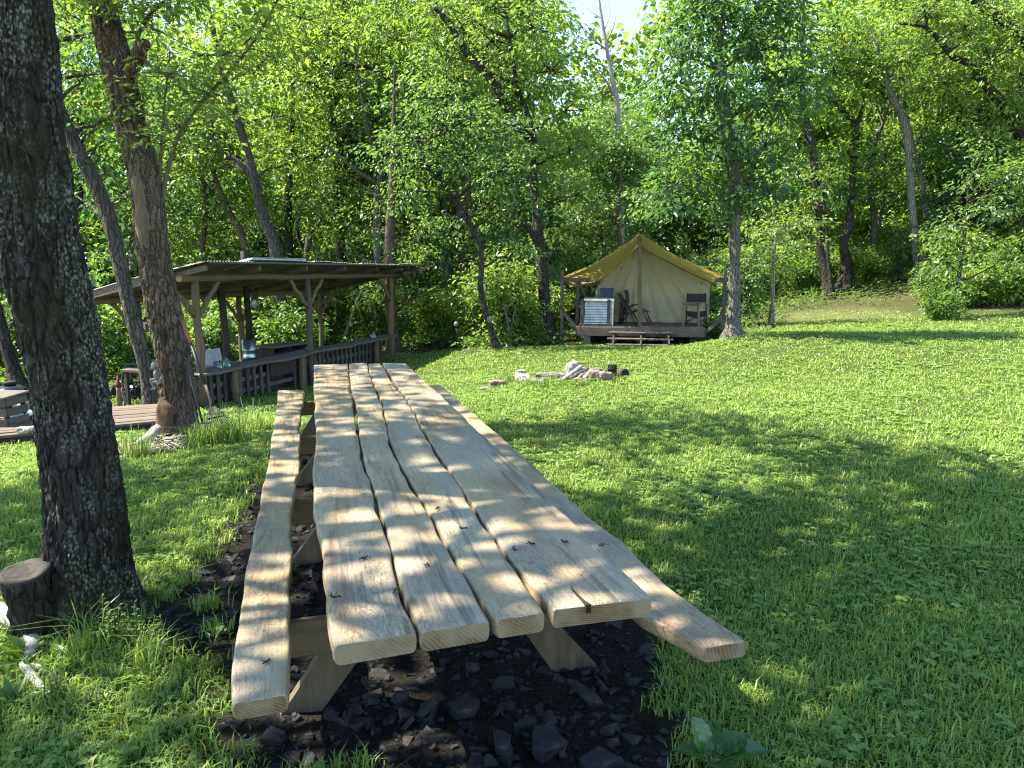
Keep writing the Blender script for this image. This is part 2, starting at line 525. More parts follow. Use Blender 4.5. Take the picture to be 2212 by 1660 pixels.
def wave(P, s=1.0, seed=0.):
    x, y = P[:, 0] * s + seed, P[:, 1] * s - seed * .7
    return (np.sin(x * 3.1 + 1.7 * np.sin(y * 2.3)) + np.sin(y * 3.7 + 1.9 * np.sin(x * 1.9 + 1)) + .6 * np.sin(x * 8.3 + y * 5.1 + 2 * np.sin(y * 6.)) + .5 * np.sin(y * 9.7 - x * 6.3)) / 3.1
def dirt_w(P):
    d = poly_dist(P, DIRT)
    return np.clip((d + .20 * wave(P, 1.7, 3.) + .07 * wave(P, 6.1, 1.) + .11) / .24, 0, 1)
EDGE_X = np.array([-60, -12, -8, -5, -2.5, -1, 1.2, 2, 5.4, 6.5, 9, 12, 15, 19, 24, 60])
EDGE_Y = np.array([12, 14, 19, 21.5, 20.5, 18.5, 18.6, 21, 21, 21, 24.5, 29, 28.5, 27.5, 26, 22])
def wood_w(P):
    e = np.interp(P[:, 0], EDGE_X, EDGE_Y)
    return np.clip((P[:, 1] - e + .9 * wave(P, .7, 1.)) / 1.4 + .5, 0, 1)
PATHC = W(1800, 682, 26.5)[:2]
def straw_w(P):
    q = (P - PATHC) / np.array([3.8, 1.7])
    a = np.clip(1.25 - np.linalg.norm(q, axis=1) + .35 * wave(P, 1.3, 5.), 0, 1)
    q2 = (P - G(2175, 655)[:2]) / np.array([2.2, .8])
    b = np.clip(1.2 - np.linalg.norm(q2, axis=1) + .3 * wave(P, 1.3, 2.), 0, 1)
    q3 = (P - G(880, 768)[:2]) / np.array([1.6, 1.0])
    c = np.clip(1.2 - np.linalg.norm(q3, axis=1) + .3 * wave(P, 1.3, 2.), 0, 1)
    return np.maximum(np.maximum(a * .42, b * .6), c * .8)

def axis_steps(lo, hi, a, b, fine, grow=1.09, mx=8.):
    out = list(np.arange(a, b, fine))
    s = fine; x = b
    while x < hi: out.append(x); s = min(mx, s * grow); x += s
    out.append(hi); s = fine; x = a - fine
    while x > lo: out.insert(0, x); s = min(mx, s * grow); x -= s
    out.insert(0, lo)
    return np.array(out)
gx = axis_steps(-110, 110, -3.2, 3.2, .065)
gy = axis_steps(-40, 130, .6, 7.5, .065)
GX, GY = np.meshgrid(gx, gy)
GP = np.stack([GX.ravel(), GY.ravel()], 1)
gzv = ground_z(GP)
dw = dirt_w(GP); ww = wood_w(GP); sw = straw_w(GP)
rough = np.array([mnoise.fractal((x * 3.5, y * 3.5, 0), 1.0, 2.0, 4) if w > .02 else 0. for (x, y), w in zip(GP, dw)])
gzv = gzv + dw * (rough * .05 - .02) + ww * .12 * wave(GP, .5, 2.)
nx, ny = len(gx), len(gy)
i, j = np.meshgrid(np.arange(nx - 1), np.arange(ny - 1))
q = (j * nx + i).ravel()
T = np.concatenate([np.stack([q, q + 1, q + nx + 1], 1), np.stack([q, q + nx + 1, q + nx], 1)])
t = NT('ground soil and turf')
n1 = t.noise(t.coord(), 9, 8, .7); n2 = t.noise(t.coord(), .9, 4); n3 = t.noise(t.coord(), 55, 5, .7)
turf = t.ramp(n1, [(.3, (.024, .030, .010)), (.55, (.045, .062, .016)), (.75, (.075, .085, .026))])
soil = t.ramp(n3, [(.3, (.006, .005, .0045)), (.5, (.013, .011, .009)), (.7, (.038, .030, .023))])
litter = t.ramp(t.noise(t.coord(), 14, 8, .75), [(.3, (.030, .026, .013)), (.5, (.055, .055, .022)), (.72, (.12, .10, .05))])
straw = t.ramp(n1, [(.3, (.16, .125, .07)), (.7, (.33, .27, .16))])
col = t.mix(t.attr('wood'), turf, litter)
col = t.mix(t.attr('straw'), col, straw)
col = t.mix(t.attr('dirt'), col, soil)
t.pbr(col, .95, t.bump(t.math('ADD', n1, n3), .6, .03), spec=.1)
M['ground'] = t.m
go = tri_mesh('ground', np.column_stack([GP, gzv]), T, 'ground', smooth=True)
for nm, w in (('dirt', dw), ('wood', ww), ('straw', sw)):
    a = go.data.attributes.new(nm, 'FLOAT', 'POINT'); a.data.foreach_set('value', w.astype(np.float32))
tag(go, 'gently sloping clearing of turf, dark soil and woodland floor', 'ground', kind='structure')

# ------------------------------------------------------------ grass: real blades, thinner with distance
rng = np.random.default_rng(7)
def polar_points(rng, n, dmin, dmax, k, half=R(43)):
    # density ~ 1/(1+(d/k)^2)
    dd = np.linspace(dmin, dmax, 2000)
    pdf = dd / (1 + (dd / k) ** 2); cdf = np.cumsum(pdf); cdf /= cdf[-1]
    d = np.interp(rng.random(n), cdf, dd)
    a = rng.uniform(-half, half, n)
    return np.stack([d * np.sin(a), d * np.cos(a)], 1), d
def blades(P, Z, d, rng, length, width, lean, tone):
    n = len(P)
    a = rng.uniform(0, 2 * np.pi, n)
    dx = np.stack([np.cos(a), np.sin(a), np.zeros(n)], 1)
    sx = np.stack([-np.sin(a), np.cos(a), np.zeros(n)], 1)
    L = length[:, None]; w = width[:, None] * .5
    b = np.column_stack([P, Z - .004])
    up = np.array([[0, 0, 1.]])
    ln = lean[:, None]
    m = b + (up * .62 + dx * ln * .28) * L
    tip = b + (up * (1 - ln * .35) + dx * ln) * L
    V = np.stack([b - sx * w, b + sx * w, m - sx * w * .8, m + sx * w * .8, tip], 1).reshape(-1, 3)
    k = np.arange(n) * 5
    T = np.concatenate([np.stack([k, k + 1, k + 3], 1), np.stack([k, k + 3, k + 2], 1), np.stack([k + 2, k + 3, k + 4], 1)])
    return V, T, np.repeat(tone, 5)
NB = 560000
P, d = polar_points(rng, NB, .9, 31., 3.2)
dwp = dirt_w(P); wwp = wood_w(P); swp = straw_w(P)
keep = rng.random(NB) > np.clip(dwp * 1.08 + wwp * .97 + swp * .55, 0, 1)
P, d, dwp = P[keep], d[keep], dwp[keep]
Z = ground_z(P)
patch = wave(P, .55, 1.); fine = wave(P, 2.1, 4.)
long_ = np.clip((-P[:, 0] - .4) / 1.5, 0, 1) * np.clip(1 - (P[:, 1] - 3.4) / 4, 0, 1) * .35
L = rng.gamma(6., .0056, len(P)) * (1 + .30 * fine + .2 * patch + long_ + .35 * ((dwp > .02) & (dwp < .8))) * (1 + .015 * d)
L = np.clip(L, .018, .2)
wd = .0034 * (1 + d / 4.2) * rng.uniform(.7, 1.3, len(P))
tone = np.clip(.40 + .20 * patch + .12 * fine + .10 * wave(P, .23, 6.) + rng.normal(0, .14, len(P)), 0, .93)
dry = rng.random(len(P)) < .03 + .05 * (wave(P, .9, 8.) > .45)
tone[dry] = rng.uniform(.93, 1., dry.sum())
gr = Tris(); gr.add(blades(P, Z, d, rng, L, wd, rng.uniform(.25, 1.25, len(P)), tone))
o = gr.build('grass', 'grass')
tag(o, 'short green lawn grass with uneven blades across the clearing', 'grass', kind='stuff')

# clover and small leaves among the grass
NCV = 42000
P, d = polar_points(rng, NCV, 1.2, 26., 4.)
cl = wave(P, .8, 9.) + .5 * wave(P, 2.3, 2.)
keep = (rng.random(NCV) < np.clip(.25 + .9 * cl, .03, 1)) & (dirt_w(P) < .3) & (wood_w(P) < .6) & (straw_w(P) < .3)
P, d = P[keep], d[keep]; Z = ground_z(P)
n = len(P)
h = rng.uniform(.02, .05, n)
sz = .0125 * (1 + d / 6) * rng.uniform(.7, 1.3, n)
tr = Tris()
a0 = rng.uniform(0, 6.28, n); tone = np.clip(rng.normal(.5, .16, n), 0, .9)
for k in range(3):
    a = a0 + k * 2.094
    D = np.stack([np.cos(a), np.sin(a), np.full(n, .12)], 1)
    N = np.tile([0, 0, 1.], (n, 1)) + rng.normal(0, .2, (n, 3))
    tr.add(leaf_tris(np.column_stack([P, Z + h]), D, N, sz * 1.25, .95, tone, .1))
o = tr.build('clover', 'clover')
tag(o, 'patches of low clover leaves growing through the lawn', 'clover', kind='stuff')

# ------------------------------------------------------------ slate under the table
def shard(rng, c, size, thick, tilt=.35):
    n = rng.integers(5, 10)
    a = np.sort(rng.uniform(0, 6.283, n)); r = size * rng.uniform(.55, 1.1, n)
    asp = rng.uniform(.5, 1.0); rot = rng.uniform(0, 6.28)
    x = np.cos(a) * r; y = np.sin(a) * r * asp
    X = x * math.cos(rot) - y * math.sin(rot); Y = x * math.sin(rot) + y * math.cos(rot)
    m = Matrix.Rotation(rng.normal(0, tilt), 3, 'X') @ Matrix.Rotation(rng.normal(0, tilt), 3, 'Y')
    lo = [m @ Vector((p * 1.04, q_ * 1.04, -thick)) for p, q_ in zip(X, Y)]
    hi = [m @ Vector((p, q_, rng.uniform(-.12, .12) * thick)) for p, q_ in zip(X, Y)]
    hi2 = [m @ Vector((p * .86, q_ * .86, thick * rng.uniform(.1, .3))) for p, q_ in zip(X, Y)]
    vs = [Vector(c) + p for p in lo + hi + hi2]
    fs = []
    for k in range(n):
        q_ = (k + 1) % n
        fs += [(k, q_, n + q_, n + k), (n + k, n + q_, 2 * n + q_, 2 * n + k)]
    fs.append(tuple(range(2 * n, 3 * n)))
    return vs, fs
t = NT('dark slate')
nn = t.noise(t.coord(), 11, 7, .7); n2 = t.noise(t.coord(), 45, 4, .6)
c = t.ramp(nn, [(.3, (.006, .006, .0065)), (.50, (.012, .012, .013)), (.58, (.026, .022, .019)), (.70, (.075, .055, .038))])
t.pbr(c, .75, t.bump(t.math('ADD', nn, n2), .5, .01), spec=.35)
M['slate'] = t.m
rng = np.random.default_rng(21)
mb = MB(); cnt = 0
lo, hi = DIRT.min(0), DIRT.max(0)
while cnt < 5200:
    p = np.array([rng.uniform(lo[0], hi[0]), lo[1] + (hi[1] - lo[1]) * rng.random() ** 1.6])
    if rng.random() > dirt_w(p[None])[0]: continue
    s = min(.085, .005 + rng.gamma(.9, .015))
    z = gz1(*p) - .012 + .05 * mnoise.fractal((p[0] * 3.5, p[1] * 3.5, 0), 1.0, 2.0, 4) - .006
    thick = s * rng.choice([.14, .2, .32]) + .003
    mb.add(*shard(rng, (p[0], p[1], z + thick * .5), s * (.7 if thick > s * .4 else 1), thick, rng.choice([.18, .4]))); cnt += 1
o = obj('slate_rubble', mb, 'slate')
tag(o, 'loose dark shale chips and crumbs spread over the soil under the table', 'rubble', kind='stuff')
for (u, v, s, lab) in [(1190, 1600, .085, 'oval grey slate slab lying flat in the dark soil below the table end'),
                       (1300, 1645, .10, 'broad dark slate slab at the bottom edge right of the oval slab'),
                       (930, 1590, .06, 'sharp pale triangular stone catching light at the bottom edge'),
                       (1260, 1500, .10, 'wide blackish slate slab just beyond the foot of the right table leg'),
                       (1080, 1600, .07, 'blocky dark stone left of the oval slate slab'),
                       (760, 1555, .06, 'flat brown stone at the foot of the left table leg'),
                       (1000, 1520, .08, 'dark wedge of slate in the deep shade under the table end'),
                       (1430, 1490, .06, 'small tan stone near the grass edge right of the table leg'),
                       (590, 1600, .07, 'leaning dark slate pieces at the grass edge below the left bench'),
                       (860, 1500, .07, 'blue black slate shard lying beside the left table leg')]:
    p = GZ(u, v, 0)
    z = gz1(p[0], p[1])
    mb = MB(); mb.add(*shard(rng, (p[0], p[1], z + .015), s, .028, .12))
    tag(obj('slate_piece', mb, M['slate'], origin=(p[0], p[1], z)), lab, 'stone', 'slabs of slate below the table')

# ------------------------------------------------------------ picnic table
TA, TB = GZ(720, 1390, .76), GZ(1415, 1290, .76)
TC, TD = GZ(678, 787, .76), GZ(877, 785, .76)
T0 = (TA + TB) / 2; T1 = (TC + TD) / 2
ty = (T1 - T0)[:2]; TL = np.linalg.norm(ty); ty /= TL; tx = np.array([ty[1], -ty[0]])
def tloc(u, v, z):
    p = GZ(u, v, z)[:2] - T0[:2]
    return p @ tx, p @ ty
table = thing('picnic_table', 'long live edge picnic table of pale planed boards with two attached benches', 'picnic table', (T0[0], T0[1], 0))
table.rotation_euler = (0, 0, math.atan2(tx[1], tx[0]))

def mat_plank():
    t = NT('pale planed live edge boards')
    off = t.n('VectorMath', 0, {'operation': 'ADD'}, i0=t.n('TexCoord', 'Object'), i1=t.n('CombineXYZ', 0, X=t.math('MULTIPLY', t.rnd(), 7.3), Y=t.math('MULTIPLY', t.rnd(), 11.), Z=0.))
    def sc(x, y, z): return t.n('Mapping', Vector=off, Scale=(x, y, z))
    warp = t.noise(sc(1.6, .6, 1.6), 2.2, 4, .55, .6)
    grain = t.noise(sc(1, .035, 1), 130, 4, .6)
    rings = t.noise(sc(1, .14, 1), 11, 5, .6, .8)
    l1 = t.math('ABSOLUTE', t.math('SINE', t.math('MULTIPLY', rings, 46.)))
    line = t.ramp(l1, [(.0, 1.), (.34, 0.)])
    rings2 = t.noise(sc(1, .26, 1), 15, 5, .62, 1.4)
    l2 = t.ramp(t.math('ABSOLUTE', t.math('SUBTRACT', t.math('FRACT', t.math('MULTIPLY', rings2, 9.)), .5)), [(0., 1.), (.13, 0.)])
    base = t.ramp(warp, [(.3, (.270, .195, .108)), (.5, (.355, .272, .160)), (.7, (.415, .336, .215))])
    base = t.mix(t.ramp(grain, [(.3, .38), (.6, 0.)]), base, (.165, .115, .066))
    blue = t.math('MULTIPLY', t.ramp(t.noise(sc(1, .28, 1), 4.2, 5, .62, .5), [(.47, 0.), (.58, 1.)]), t.ramp(grain, [(.3, 1.), (.7, .45)]))
    base = t.mix(t.math('MULTIPLY', blue, .5), base, (.175, .184, .195))
    dk = t.math('MULTIPLY', t.ramp(t.noise(sc(1.3, .16, 1), 5.3, 6, .68, .9), [(.515, 0.), (.60, 1.)]), t.ramp(t.noise(sc(1, .05, 1), 60, 4), [(.42, 0.), (.56, 1.)]))
    base = t.mix(t.math('MULTIPLY', dk, .68), base, (.052, .042, .037))
    red = t.math('MULTIPLY', t.ramp(t.noise(sc(1.2, .18, 1), 4.7, 4, .6, .4), [(.53, 0.), (.63, 1.)]), t.ramp(t.noise(sc(1, .06, 1), 48, 4, .6), [(.43, 0.), (.56, 1.)]))
    base = t.mix(t.math('MULTIPLY', red, .5), base, (.19, .085, .048))
    lines = t.math('MULTIPLY', t.math('MAXIMUM', t.math('MULTIPLY', line, .55), t.math('MULTIPLY', l2, .8)), t.ramp(t.noise(sc(1, .3, 1), 3.1, 3), [(.36, .25), (.55, 1.)]))
    base = t.mix(t.math('MULTIPLY', lines, .95), base, (.050, .038, .031))
    kn = t.vor(sc(1, .42, 1), 3.3, 'F1')
    kv = t.math('ADD', kn, t.math('MULTIPLY', t.noise(sc(1, .6, 1), 16, 4), .10))
    base = t.mix(t.ramp(kv, [(.075, .8), (.125, 0.)]), base, (.035, .025, .02))
    pores = t.vor(sc(1, .8, 1), 30, 'F1')
    base = t.mix(t.math('MULTIPLY', t.ramp(pores, [(.05, 1.), (.085, 0.)]), .5), base, (.04, .03, .024))
    # sawn end grain: darker heart
    ng = t.n('NewGeometry', 'Normal')
    sep = t.n('VectorTransform', 0, {'vector_type': 'NORMAL', 'convert_from': 'WORLD', 'convert_to': 'OBJECT'}, Vector=ng)
    ny_ = t.math('ABSOLUTE', t.n('SeparateXYZ', 'Y', Vector=sep))
    er = t.n('TexWave', 'Fac', {'wave_type': 'RINGS', 'rings_direction': 'Y'}, Vector=sc(1, .2, 2.2), Scale=22., Distortion=3.5, Detail=3.)
    endc = t.ramp(er, [(.2, (.12, .072, .034)), (.8, (.21, .145, .075))])
    endc = t.mix(t.ramp(t.noise(sc(1, 1, 1), 5, 4), [(.42, 0.), (.55, .8)]), endc, (.30, .235, .14))
    base = t.mix(t.ramp(ny_, [(.75, 0.), (.9, 1.)]), base, endc)
    h = t.math('SUBTRACT', t.math('ADD', t.math('MULTIPLY', grain, .5), t.math('MULTIPLY', warp, .4)), t.math('MULTIPLY', lines, .5))
    return t.pbr(base, t.ramp(t.noise(sc(1, .3, 1), 4, 3), [(.3, .32), (.7, .52)]), t.bump(h, .28, .006), spec=.42)
M['plank'] = mat_plank()
M['plank_frame'] = mat_wood('sawn frame timber', (.18, .125, .066), (.10, .066, .034), 'x', .8, .75, .25)
M['plank_leg'] = mat_wood('sawn leg timber', (.135, .10, .056), (.07, .05, .028), 'z', .8, .75, .25)
M['crack'] = mat_plain('dark split in the wood', (.02, .014, .01), .95)

def zoomF(p): return [(565.4 + .2556 * x, 765.4 + .2556 * y) for x, y in p]
def zoom6(p): return [(434.9 + .3186 * x, 1130.7 + .3186 * y) for x, y in p]
def zoom7(p): return [(1043.8 + .3186 * x, 1130.7 + .3186 * y) for x, y in p]
def edge(pts, z):
    q = sorted([tloc(u, v, z)[::-1] for u, v in pts])
    return np.array([a[0] for a in q]), np.array([a[1] for a in q])
ZT = .76
boards = [
 (edge(zoomF([(440, 90), (440, 200), (437, 300), (452, 400), (445, 480), (455, 600), (460, 680), (452, 780), (440, 850), (432, 950), (428, 1030), (440, 1080), (432, 1150), (440, 1240), (435, 1300), (455, 1360)]) + zoom6([(780, 0), (800, 90), (830, 200), (818, 300), (850, 420), (840, 520), (852, 650), (880, 800), (885, 830)]), ZT),
  edge(zoomF([(730, 80), (735, 180), (745, 300), (770, 400), (775, 500), (800, 620), (815, 700), (830, 800), (850, 900), (880, 1000), (915, 1080), (945, 1180), (960, 1260), (985, 1350)]) + zoom6([(1225, 0), (1250, 80), (1290, 220), (1330, 400), (1370, 520), (1420, 650), (1455, 740)]), ZT)),
 (edge(zoomF([(737, 80), (742, 180), (757, 300), (790, 400), (805, 480), (820, 640), (835, 760), (860, 900), (890, 1000), (925, 1090), (965, 1200), (1000, 1330)]) + zoom6([(1250, 0), (1270, 120), (1310, 260), (1350, 400), (1390, 520), (1440, 640), (1480, 745)]), ZT),
  edge(zoomF([(890, 75), (905, 150), (940, 250), (965, 320), (1015, 420), (1030, 520), (1055, 640), (1085, 770), (1120, 850), (1160, 950), (1215, 1040), (1250, 1100), (1310, 1200), (1370, 1290)]) + zoom6([(1570, 0), (1640, 120), (1720, 250), (1800, 400), (1870, 520), (1930, 620), (1955, 670)]), ZT)),
 (edge(zoomF([(897, 80), (912, 160), (950, 260), (985, 330), (1022, 430), (1050, 560), (1065, 680), (1095, 770), (1140, 870), (1180, 950), (1240, 1050), (1285, 1130), (1340, 1210), (1390, 1290)]) + zoom6([(1590, 0), (1660, 130), (1740, 270), (1820, 400), (1890, 510), (1950, 610), (1990, 650)]), ZT),
  edge(zoomF([(1005, 75), (1050, 140), (1090, 220), (1150, 300), (1210, 370), (1260, 440), (1310, 550), (1365, 650), (1400, 720), (1450, 800), (1500, 880), (1560, 960), (1620, 1030), (1680, 1120), (1740, 1220), (1800, 1320)]) + zoom7([(0, 10), (60, 90), (170, 240), (280, 380), (370, 510), (415, 600)]), ZT)),
 (edge(zoomF([(1018, 75), (1062, 140), (1112, 220), (1167, 300), (1225, 380), (1290, 480), (1335, 590), (1395, 690), (1458, 790), (1505, 860), (1565, 950), (1632, 1050), (1692, 1140), (1762, 1250), (1830, 1340)]) + zoom7([(15, 10), (95, 110), (185, 240), (275, 350), (355, 450), (435, 530), (470, 590)]), ZT),
  edge([(877, 785), (905, 812), (935, 838), (985, 884), (1045, 942), (1100, 990), (1155, 1046), (1195, 1083), (1241, 1131), (1318, 1200), (1362, 1245), (1412, 1292)], ZT)),
]
ZB = .46
benches = [
 (edge(zoomF([(135, 305), (130, 400), (110, 560), (85, 680), (75, 760), (65, 900), (45, 950), (20, 1060), (0, 1130)]) + [(560, 1095), (551, 1131), (543, 1178), (530, 1226), (526, 1277), (515, 1335), (507, 1386), (500, 1433), (500, 1520)], ZB),
  edge(zoomF([(360, 305), (350, 390), (335, 480), (318, 620), (325, 730), (320, 850), (318, 940), (320, 1000), (290, 1050), (300, 1110), (270, 1190), (250, 1300)]) + [(631, 1131), (629, 1169), (631, 1194), (627, 1242), (627, 1306), (622, 1354), (625, 1401), (628, 1433), (624, 1500)], ZB)),
 (None, edge([(951, 831), (985, 860), (1050, 915), (1100, 958), (1160, 1012), (1200, 1050), (1290, 1130), (1340, 1165), (1400, 1225), (1450, 1268), (1500, 1310), (1560, 1350), (1612, 1385)], ZB)),
]
def live_board(name, el, er, thick, ztop, rng, mat, cut=None):
    (sl, xl), (sr, xr) = el, er
    sa_l, sb_l, sa_r, sb_r = sl[0], sl[-1], sr[0], sr[-1]
    n = 190
    tt = np.linspace(0, 1, n)
    tt = np.concatenate([[0., .0012, .003], tt[1:-1], [.997, .9988, 1.]])
    rr = np.array([.005, .0015, 0] + [0] * (n - 2) + [0, .0015, .005])
    K = 13
    V = []
    ph = rng.uniform(0, 9)
    for f, ins in zip(tt, rr):
        SL = sa_l + (sb_l - sa_l) * f; SR = sa_r + (sb_r - sa_r) * f
        XL = np.interp(SL, sl, xl) + .0015 * math.sin(SL * 9 + ph) + .001 * math.sin(SL * 23 + ph * 2)
        XR = np.interp(SR, sr, xr) + .004 * math.sin(SR * 8 + ph * 3) + .0025 * math.sin(SR * 21 + ph)
        prof = []
        e = .015 + .002 * math.sin(SL * 3 + ph)
        # left edge bottom -> round -> top -> right edge
        for a in np.linspace(-90, 90, 9):
            prof.append((XL + e - e * abs(math.cos(R(a))) ** .7 + ins, ztop - thick / 2 + (thick / 2) * math.copysign(abs(math.sin(R(a))) ** .65, a), SL))
        for k in range(1, K):
            w = k / K
            zz = ztop + .0009 * math.sin(SL * 4.1 + w * 7 + ph) + .0005 * math.sin(SL * 11 + w * 11)
            prof.append((XL + e + (XR - XL - 2 * e) * w, zz - ins * .3, SL + (SR - SL) * w))
        for a in np.linspace(90, -90, 9):
            prof.append((XR - e + e * abs(math.cos(R(a))) ** .7 - ins, ztop - thick / 2 + (thick / 2) * math.copysign(abs(math.sin(R(a))) ** .65, a), SR))
        m = ztop - thick / 2
        sgn = 1 if f < .5 else -1
        V.append([(x, y + 0.0 + (0 if ins == 0 else 0), (z - m) * (1 - ins * 12) + m) for x, z, y in prof])
    V = np.array(V); a, b, _ = V.shape
    mb = MB()
    fs = []
    for i in range(a - 1):
        for j in range(b):
            k = (j + 1) % b
            fs.append((i * b + j, i * b + k, (i + 1) * b + k, (i + 1) * b + j))
    mb.add(V.reshape(-1, 3), fs, True)
    mb.f.append(tuple(range(b - 1, -1, -1))); mb.sm.append(False)
    mb.f.append(tuple(range((a - 1) * b, a * b))); mb.sm.append(False)
    o = obj(name, mb, mat, table, local=True)
    return o
rng = np.random.default_rng(3)
bo = []
for k, (el, er) in enumerate(boards):
    bo.append(live_board('tabletop_board', el, er, .062, ZT + (0, .003, -.002, .002)[k], rng, 'plank'))
sr, xr = benches[1][1]
s2 = sr.copy()
wbr = np.interp(s2, [s2[0], s2[0] + .12, s2[0] + .35, s2[0] + .6, s2[-1]], [.165, .19, .245, .235, .21])
benches[1] = ((s2, xr - wbr), (sr, xr))
for k, (el, er) in enumerate(benches):
    live_board('bench_board', el, er, .06, ZB, rng, 'plank')
# split in the widest board
mb = MB()
pts = [tloc(*p, ZT) for p in zoom7([(598, 450), (640, 492), (690, 540), (735, 570), (700, 575), (660, 530), (612, 474)])]
mb.add([(x, y + .004, ZT + .0075) for x, y in pts] + [(x, y + .004, ZT - .02) for x, y in pts], [tuple(range(6, -1, -1))] + [(i, (i + 1) % 7, 7 + (i + 1) % 7, 7 + i) for i in range(7)])
ck = obj('split', mb, 'crack', table, local=True)
ck.parent = bo[3]
# trestles
def tl(u, v, z): return tloc(u, v, z)
for (u, v, du, first) in [(660, 1345, 0, True), (655, 1083, 0, False), (665, 944, 0, False), (670, 868, 0, False)]:
    s = tl(u, v, .40)[1]
    xl0 = np.interp(s, *benches[0][0]) + .03; xr0 = np.interp(s, *benches[1][1]) - .03
    mb = MB(); mb.beam((xl0, s + .03, .325), (xr0, s + .03, .325), .05, .145, bevel=.006)
    obj('seat_beam', mb, 'plank_frame', table, local=True)
    xa = np.interp(s, *boards[0][0]) + .05; xb = np.interp(s, *boards[3][1]) - .05
    mb = MB(); mb.beam((xa, s + .03, .645), (xb, s + .03, .645), .05, .10, bevel=.006)
    obj('top_beam', mb, 'plank_frame', table, local=True)
    for sg in (-1, 1):
        mb = MB()
        mid = (xa + xb) / 2
        p0 = Vector((mid + sg * .17, s + .085, .69)); p1 = Vector((mid + sg * .60, s + .085, -.03))
        P = []
        for f in np.linspace(0, 1, 9):
            c = p0.lerp(p1, f); w = .085 + .012 * math.sin(f * 5 + sg + s) + .012 * f
            bow = -.035 * math.sin(f * math.pi) * sg
            P.append([(c.x - w + bow, c.y - .027, c.z), (c.x + w + bow, c.y - .027, c.z), (c.x + w + bow, c.y + .027, c.z), (c.x - w + bow, c.y + .027, c.z)])
        vs = [q for r_ in P for q in r_]
        fs = [(i * 4 + j, i * 4 + (j + 1) % 4, i * 4 + 4 + (j + 1) % 4, i * 4 + 4 + j) for i in range(8) for j in range(4)] + [(3, 2, 1, 0), (32, 33, 34, 35)]
        mb.add(vs, fs)
        obj('leg', mb, 'plank_leg', table, local=True)

# ------------------------------------------------------------ trees
def path3(path, d, top=None, d1=None):
    """(u, v, width in px) picture points at forward distance d -> rows x, y, z, radius; goes on up to height top"""
    out = []
    n = len(path)
    for i, (u, v, w) in enumerate(path):
        dd = d if d1 is None else d + (d1 - d) * i / (n - 1)
        out.append([*W(u, v, dd), w * .5 * dd / FPX])
    if top:
        a, b = np.array(out[-2]), np.array(out[-1])
        dr = (b - a)[:3]; dr = dr / (abs(dr[2]) + 1e-6); dr[:2] = np.clip(dr[:2], -.22, .22)
        k = 0; r = b[3]
        while out[-1][2] < top and k < 12:
            k += 1
            p = np.array(out[-1]); st = max(.8, (top - b[2]) / 6)
            p[:3] += dr * st * np.array([.85 ** k, .85 ** k, 1]); p[3] = r * max(.12, 1 - .8 * (p[2] - b[2]) / max(.1, top - b[2]))
            out.append(p.tolist())
    return np.array(out)
def trunk_mb(P, seg=10, n=26, flare=1.5, rng=None, sink=.12):
    S = smooth_path(P, n)
    S[:, 3] *= 1 + (flare - 1) * np.exp(-np.maximum(0, S[:, 2] - S[0, 2]) / .22)
    S = np.vstack([S[0] - np.array([0, 0, sink, -.02]), S])
    mb = MB()
    mb.tube(S[:, :3], list(S[:, 3]), seg, True, .05, rng)
    return mb, S
def view_blobs(L):
    return [(W(u, v, d), r) for u, v, d, r in L]
def tree(label, path, d, bark, leafm, blobs, leaf=.15, top=None, dens=1., seed=0, wid=.5, flare=1.5, n_per=16, spray=.38, name='tree', cat='tree', limb_r=.05, d1=None, extra=None, group='trees of the woodland'):
    rng = np.random.default_rng(seed + 100)
    P = path3(path, d, top, d1)
    base = (P[0][0], P[0][1], min(P[0][2], gz1(P[0][0], P[0][1]) + .05))
    t = thing(name, label, cat, base, group)
    g = base[2]
    if P[0][2] > g + .02 : P[0][2] = g
    mb, S = trunk_mb(P, 12, 34, flare, rng)
    tr = Tris()
    crown_blobs(rng, blobs, S[4:], mb, tr, leaf, dens, wid, spray, n_per, limb_r)
    for pts, r0, r1 in (extra or []):
        q = smooth_path(np.array([W(*p) for p in pts]), 12)
        mb.tube(q, list(np.linspace(r0, r1, 12)), 6, True)
    obj('trunk', mb, bark, t)
    if blobs: tr.build('crown', leafm, t, base)
    return t

def detailed_trunk(P, seg, n, disp, flare, roots, rng, kx=26., kz=7., amp=.016, sink=.15):
    S = smooth_path(P, n)
    h = S[:, 2] - S[0, 2]
    vs = []
    for i in range(n):
        p = S[i]
        for k in range(seg):
            a = 2 * math.pi * k / seg
            ca, sa = math.cos(a), math.sin(a)
            fl = flare * math.exp(-h[i] / .16) * (.45 + .75 * max(0, math.sin(roots * a + 1.0 + .6 * math.sin(a * 2)))) + .35 * flare * math.exp(-h[i] / .5)
            r = p[3] * (1 + fl)
            q = Vector((ca * p[3] * kx, sa * p[3] * kx, h[i] * kz))
            wv = mnoise.noise_vector(q * .35) * .9
            dd, _ = mnoise.voronoi(q + wv, distance_metric='DISTANCE', exponent=2.5)
            e = min(1., (dd[1] - dd[0]) * 2.6)
            b = mnoise.fractal(q * 1.3, 1., 2., 3)
            lump = mnoise.noise(Vector((ca * 1.6, sa * 1.6, h[i] * 1.4)))
            r += amp * (e - .6) + amp * .45 * b + p[3] * .07 * lump
            if disp: r += disp(a, h[i], p)
            vs.append((p[0] + ca * r, p[1] + sa * r, p[2] - (sink if i == 0 else 0)))
    fs = [(i * seg + k, i * seg + (k + 1) % seg, (i + 1) * seg + (k + 1) % seg, (i + 1) * seg + k) for i in range(n - 1) for k in range(seg)]
    mb = MB(); mb.add(vs, fs, True)
    return mb, S

rng = np.random.default_rng(11)
